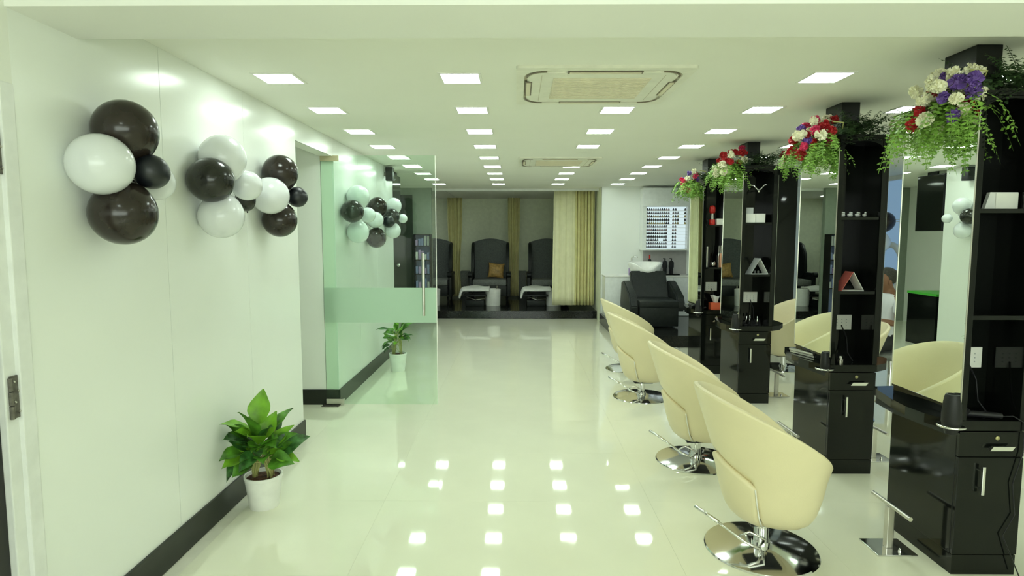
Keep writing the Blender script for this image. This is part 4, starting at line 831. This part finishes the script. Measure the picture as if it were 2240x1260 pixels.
def towel(loc, label):
    bm = bmesh.new(); nx, ny = 16, 10; g = []
    for j in range(ny + 1):
        row = []
        for i in range(nx + 1):
            u = i / nx; v = j / ny; xx = -0.50 + 0.68 * u; zz = 0.0 + 0.012 * math.sin(u * 9) * math.sin(v * 5)
            if u < 0.18: zz -= 0.16 * ((0.18 - u) / 0.18) ** 1.2; xx += 0.08 * ((0.18 - u) / 0.18)
            if v < 0.2: zz -= 0.05 * (0.2 - v) / 0.2
            row.append(bm.verts.new((xx, -0.24 + 0.44 * v, zz)))
        g.append(row)
    for a, b_ in zip(g, g[1:]):
        for i in range(nx): bm.faces.new((a[i], a[i + 1], b_[i + 1], b_[i]))
    o = single('towel', bm, 'towel', label, 'towel', 'white towels on the foot baths', True, loc); s = o.modifiers.new('t', 'SOLIDIFY'); s.thickness = 0.045; s.offset = 1; s2 = o.modifiers.new('s', 'SUBSURF'); s2.levels = s2.render_levels = 1
    return o
fb_ = foot_bath((-0.70, 12.42, 0.15), 'white foot bath in front of the middle wing-back chair')
dup(fb_, (0.56, 12.42, 0.15), 0, 'white foot bath in front of the right wing-back chair')
dup(fb_, (-1.96, 12.42, 0.15), 0, 'white foot bath in front of the left wing-back chair')
tw = towel((-0.74, 12.42, 0.500), 'white towel draped over the middle foot bath')
dup(tw, (0.52, 12.42, 0.500), 0, 'white towel draped over the right foot bath')
dup(tw, (-2.0, 12.42, 0.500), 0, 'white towel draped over the left foot bath')
t = thing('wall_panel', 'plain flush panel outlined on the wall behind the middle chair', 'panel', (-1.42, 14.6, 0.15))
obj('outline', BM((0, 0.75, -0.014, 0, 2.09, 2.13), (0.71, 0.75, -0.014, 0, 0, 2.09), (0, 0.04, -0.014, 0, 0, 2.09), bev=0.002), 'recess_paint', t); obj('board', BM((0.04, 0.71, -0.008, 0, 0, 2.09)), 'recess_paint', t)
for k, xx in enumerate((-1.34, 0.02)):
    t = thing('side_box', 'small grey box on the floor %s the middle wing-back chair' % ['left of', 'right of'][k], 'box', (xx, 14.2, 0.15)); obj('body', BM((0, 0.20, 0, 0.3, 0, 0.58), bev=0.01), 'grey_seat', t, 'auto'); obj('lid', BM((-0.005, 0.205, -0.005, 0.305, 0.58, 0.60), bev=0.004), 'grey_seat', t, 'auto')

# ================================================================== ALCOVE ON THE LEFT, SPEAKER, SCREEN, DESK
t = thing('speaker', 'small black loudspeaker high on the left wall behind the glass door', 'speaker', (XL, 7.72, 2.29))
obj('cabinet', BM((0.02, 0.11, -0.055, 0.055, 0, 0.17), bev=0.008), 'black_plastic', t, 'auto'); obj('bracket', BM((0, 0.02, -0.02, 0.02, 0.06, 0.11)), 'dark_steel', t)
bm = bmesh.new(); v_ = cyl(bm, 0, 0, 0, 0.006, 0.036, n=24); bmesh.ops.rotate(bm, verts=bm.verts, cent=(0, 0, 0), matrix=Matrix.Rotation(PI / 2, 3, 'X')); bmesh.ops.translate(bm, verts=bm.verts, vec=(0.065, -0.056, 0.08)); obj('cone', bm, 'black_satin', t)
t = thing('wall_screen', 'black glass screen hanging at the far end of the left wall', 'screen', (XL - 0.03, 8.24, 1.66)); obj('bezel', BM((-0.03, 0.02, 0, 0.55, 0, 0.78), bev=0.004), 'black_plastic', t); obj('display', BM((0.02, 0.023, 0.012, 0.538, 0.012, 0.768)), 'black_gloss', t)
t = thing('wall_screen_bracket', 'black rod holding the hanging screen to the ceiling', 'bracket', (XL - 0.03, 8.5, 2.441)); obj('rod', BM((-0.012, 0.012, -0.1, 0.1, 0, 0.037)), 'black_satin', t)
t = thing('reception_desk', 'low black desk with green top in the left alcove', 'desk', (-2.35, 8.45, 0))
obj('body', BM((0, 0.52, 0, 0.62, 0, 0.74), bev=0.006), 'black_gloss', t); obj('desk_top', BM((-0.01, 0.53, -0.01, 0.63, 0.74, 0.775), bev=0.003), 'green_top', t)
struct('wall_partition', BM((-3.2, -1.60, 11.28, 11.38, 0, H)), 'partition_paint')
dd = struct('door_2', BM((-2.36, -1.95, 11.24, 11.279, 0, 2.35)), 'dark_door'); bm = bmesh.new(); tube(bm, [(-2.2, 11.24, 1.05), (-2.2, 11.18, 1.05)], 0.012, 10); ball(bm, (-2.2, 11.16, 1.05), 0.045); obj('door_knob', bm, 'chrome', dd, True)
t = thing('display_shelf', 'dark display shelf with blue boxes seen through the glass door', 'shelf', (-1.90, 11.02, 0))
obj('side', BM((0, 0.015, 0, 0.22, 0, 1.62)), 'black_satin', t); obj('side', BM((0.295, 0.31, 0, 0.22, 0, 1.62)), 'black_satin', t); obj('back', BM((0.015, 0.295, 0.21, 0.22, 0, 1.62)), 'blue_backlight_tint', t)
for z in (0.10, 0.62, 0.88, 1.14, 1.40, 1.605): obj('shelf_board', BM((0.015, 0.295, 0, 0.21, z, z + 0.015)), 'black_satin', t)
rr = random.Random(8)
for k, z in enumerate((0.635, 0.895, 1.155, 1.415)):
    for q in range(5):
        m_ = rr.choice(['blue_backlight_tint', 'blue_backlight_tint', 'paper', 'lilac_plastic', 'paper_grey']); hh = rr.uniform(0.09, 0.19)
        single('product_box', BM((-0.02, 0.02, -0.02, 0.02, 0, hh), bev=0.002), m_, 'small %s product box on the %s shelf of the display shelf, %s from left' % ({'blue_backlight_tint': 'blue', 'paper': 'white', 'lilac_plastic': 'lilac', 'paper_grey': 'grey'}[m_], ['lowest', 'second', 'third', 'top'][k], ORD[q]), 'box', 'product boxes on the display shelf', loc=(-1.90 + 0.05 + 0.053 * q, 11.08, z))

# ================================================================== SEATED MAN BEYOND THE STATIONS
def skin(name, joints, edges, m, parent, sub=2, smooth=True):
    me = bpy.data.meshes.new(name); me.from_pydata([j[:3] for j in joints], edges, []); me.materials.append(M[m])
    o = bpy.data.objects.new(name, me); COL.objects.link(o); o.parent = parent
    md = o.modifiers.new('skin', 'SKIN'); md.use_smooth_shade = True
    for v, j in zip(me.skin_vertices[0].data, joints):
        v.radius = (j[3], j[4] if len(j) > 4 else j[3])
    me.skin_vertices[0].data[0].use_root = True
    s = o.modifiers.new('sub', 'SUBSURF'); s.levels = s.render_levels = sub
    return o
man = thing('person', 'seated man in white short-sleeved shirt and dark trousers, head bowed', 'person', (3.74, 6.0, 0))
# local frame: faces -x; y is his side
J = [(0, 0, 0.57, .105, .11), (-0.005, 0, 0.72, .088, .10), (-0.02, 0, 0.86, .088, .11), (-0.02, 0, 0.97, .080, .11), (-0.03, 0, 1.03, .060, .064), (-0.050, 0, 1.07, .058, .060), (-0.075, 0, 1.13, .082, .076), (-0.085, 0, 1.195, .090, .080), (-0.075, 0, 1.235, .062, .058)]
E_ = [(i, i + 1) for i in range(8)]
for s in (-1, 1):
    b0 = len(J)
    J += [(-0.02, s * 0.17, 0.985, .052), (-0.04, s * 0.205, 0.86, .043), (-0.06, s * 0.21, 0.745, .036), (-0.19, s * 0.17, 0.765, .031), (-0.29, s * 0.12, 0.785, .023)]
    E_ += [(3, b0)] + [(b0 + i, b0 + i + 1) for i in range(4)]
    b1 = len(J)
    J += [(-0.05, s * 0.09, 0.545, .085), (-0.25, s * 0.10, 0.54, .075), (-0.43, s * 0.105, 0.52, .058), (-0.42, s * 0.105, 0.36, .052), (-0.40, s * 0.105, 0.12, .036)]
    E_ += [(0, b1)] + [(b1 + i, b1 + i + 1) for i in range(4)]
body = skin('body', J, E_, 'skin', man)
for s in (-1, 1):
    # hand: palm and five curled fingers
    hx, hy, hz = -0.30, s * 0.115, 0.785
    JH = [(hx, hy, hz, .020, .014), (hx - 0.045, hy - s * 0.008, hz, .026, .014), (hx - 0.075, hy - s * 0.01, hz - 0.002, .026, .012)]
    skin('hand', JH, [(0, 1), (1, 2)], 'skin', man, 1)
    for f_ in range(4):
        oy = (f_ - 1.5) * 0.0155; ln = (0.030, 0.034, 0.032, 0.025)[f_]; y0 = hy - s * 0.01 + oy; x0 = hx - 0.078
        skin('finger', [(x0 + 0.015, y0, hz, .008), (x0 - ln * 0.7, y0, hz - 0.006, .0078), (x0 - ln * 1.15, y0, hz - 0.026, .007), (x0 - ln * 1.0, y0, hz - 0.045, .006)], [(0, 1), (1, 2), (2, 3)], 'skin', man, 1)
    skin('thumb', [(hx - 0.02, hy - s * 0.022, hz, .010), (hx - 0.045, hy - s * 0.045, hz - 0.008, .009), (hx - 0.07, hy - s * 0.048, hz - 0.02, .007)], [(0, 1), (1, 2)], 'skin', man, 1)
# shirt (torso and short sleeves), trousers, shoes
JS = [(0, 0, 0.50, .13, .15), (0, 0, 0.59, .158, .172), (-0.005, 0, 0.72, .135, .152), (-0.02, 0, 0.86, .124, .162), (-0.02, 0, 0.965, .108, .16), (-0.028, 0, 1.025, .066, .075)]
ES = [(0, 1), (1, 2), (2, 3), (3, 4), (4, 5)]
for s in (-1, 1):
    b0 = len(JS); JS += [(-0.02, s * 0.172, 0.985, .064), (-0.04, s * 0.208, 0.87, .060), (-0.045, s * 0.21, 0.83, .062)]; ES += [(4, b0), (b0, b0 + 1), (b0 + 1, b0 + 2)]
skin('shirt', JS, ES, 'shirt', man)
JT = [(0.0, 0, 0.56, .135, .155), (0, 0, 0.66, .13, .147)]; ET = [(0, 1)]
for s in (-1, 1):
    b0 = len(JT); JT += [(-0.05, s * 0.09, 0.548, .097), (-0.25, s * 0.10, 0.54, .088), (-0.44, s * 0.105, 0.515, .070), (-0.425, s * 0.105, 0.36, .066), (-0.40, s * 0.105, 0.10, .058)]
    ET += [(0, b0)] + [(b0 + i, b0 + i + 1) for i in range(4)]
skin('trousers', JT, ET, 'trousers', man)
for s in (-1, 1):
    bm = bmesh.new(); ball(bm, (-0.46, s * 0.105, 0.042), 0.05, sx=2.5, sy=0.95, sz=0.84, sub=3)
    for v in bm.verts: v.co.z = max(0.0, v.co.z)
    obj('shoe', bm, 'black_leather', man, True)
# head details (looking down towards -x)
hd = Vector((-0.085, 0, 1.20))
bm = bmesh.new(); ball(bm, (-0.045, 0, 1.232), 0.098, sx=1.02, sy=0.88, sz=0.93, sub=3)
for v in bm.verts:
    if v.co.x < -0.105 and v.co.z < 1.265: v.co.x = -0.105 + (v.co.x + 0.105) * 0.1
    if v.co.z < 1.16 and v.co.x < -0.03: v.co.z = 1.16 + (v.co.z - 1.16) * 0.2
    v.co += Vector((random.uniform(-1, 1), random.uniform(-1, 1), random.uniform(-1, 1))) * 0.003
obj('hair', bm, 'hair', man, True)
bm = bmesh.new(); prism(bm, [(-0.150, 1.20), (-0.188, 1.150), (-0.150, 1.143)], -0.013, 0.013, 'y'); bmesh.ops.bevel(bm, geom=bm.edges[:], offset=0.006, segments=2, affect='EDGES'); obj('nose', bm, 'skin', man, True)
for s in (-1, 1):
    bm = bmesh.new(); ball(bm, (-0.156, s * 0.030, 1.192), 0.011, sub=2); e_ = obj('eye', bm, 'eye_white', man, True)
    bm = bmesh.new(); ball(bm, (-0.1645, s * 0.030, 1.190), 0.005, sub=2); obj('iris', bm, 'hair', e_, True)
    bm = bmesh.new(); tube(bm, [(-0.160, s * 0.048, 1.212), (-0.170, s * 0.030, 1.216), (-0.166, s * 0.014, 1.211)], 0.004, 6); obj('eyebrow', bm, 'hair', man, True)
    bm = bmesh.new(); ball(bm, (-0.065, s * 0.078, 1.175), 0.026, sx=0.7, sy=0.35, sz=1.1, sub=2); obj('ear', bm, 'skin', man, True)
bm = bmesh.new(); ball(bm, (-0.150, 0, 1.122), 0.016, sx=0.5, sy=1.5, sz=0.45); obj('lips', bm, 'mouth', man, True)
for ch_ in man.children:
    if ch_.name.split('.')[0] in ('hair', 'nose', 'eye', 'eyebrow', 'ear', 'lips'): ch_.location.z -= 0.038; ch_.location.x += 0.0 if ch_.name.startswith(('hair', 'ear')) else 0.009
t = thing('stool', 'grey padded stool under the seated man', 'stool', (3.77, 6.0, 0))
bm = bmesh.new(); lathe(bm, [(0.02, 0.36), (0.17, 0.365), (0.185, 0.39), (0.185, 0.42), (0.16, 0.44), (0.02, 0.445)], 32); obj('seat', bm, 'grey_seat', t, True); bm = bmesh.new(); cyl(bm, 0, 0, 0.02, 0.36, 0.025, n=16); obj('post', bm, 'chrome', t, 'auto'); bm = bmesh.new(); lathe(bm, [(0.19, 0), (0.19, 0.008), (0.03, 0.03)], 32); obj('base', bm, 'chrome', t, 'auto')
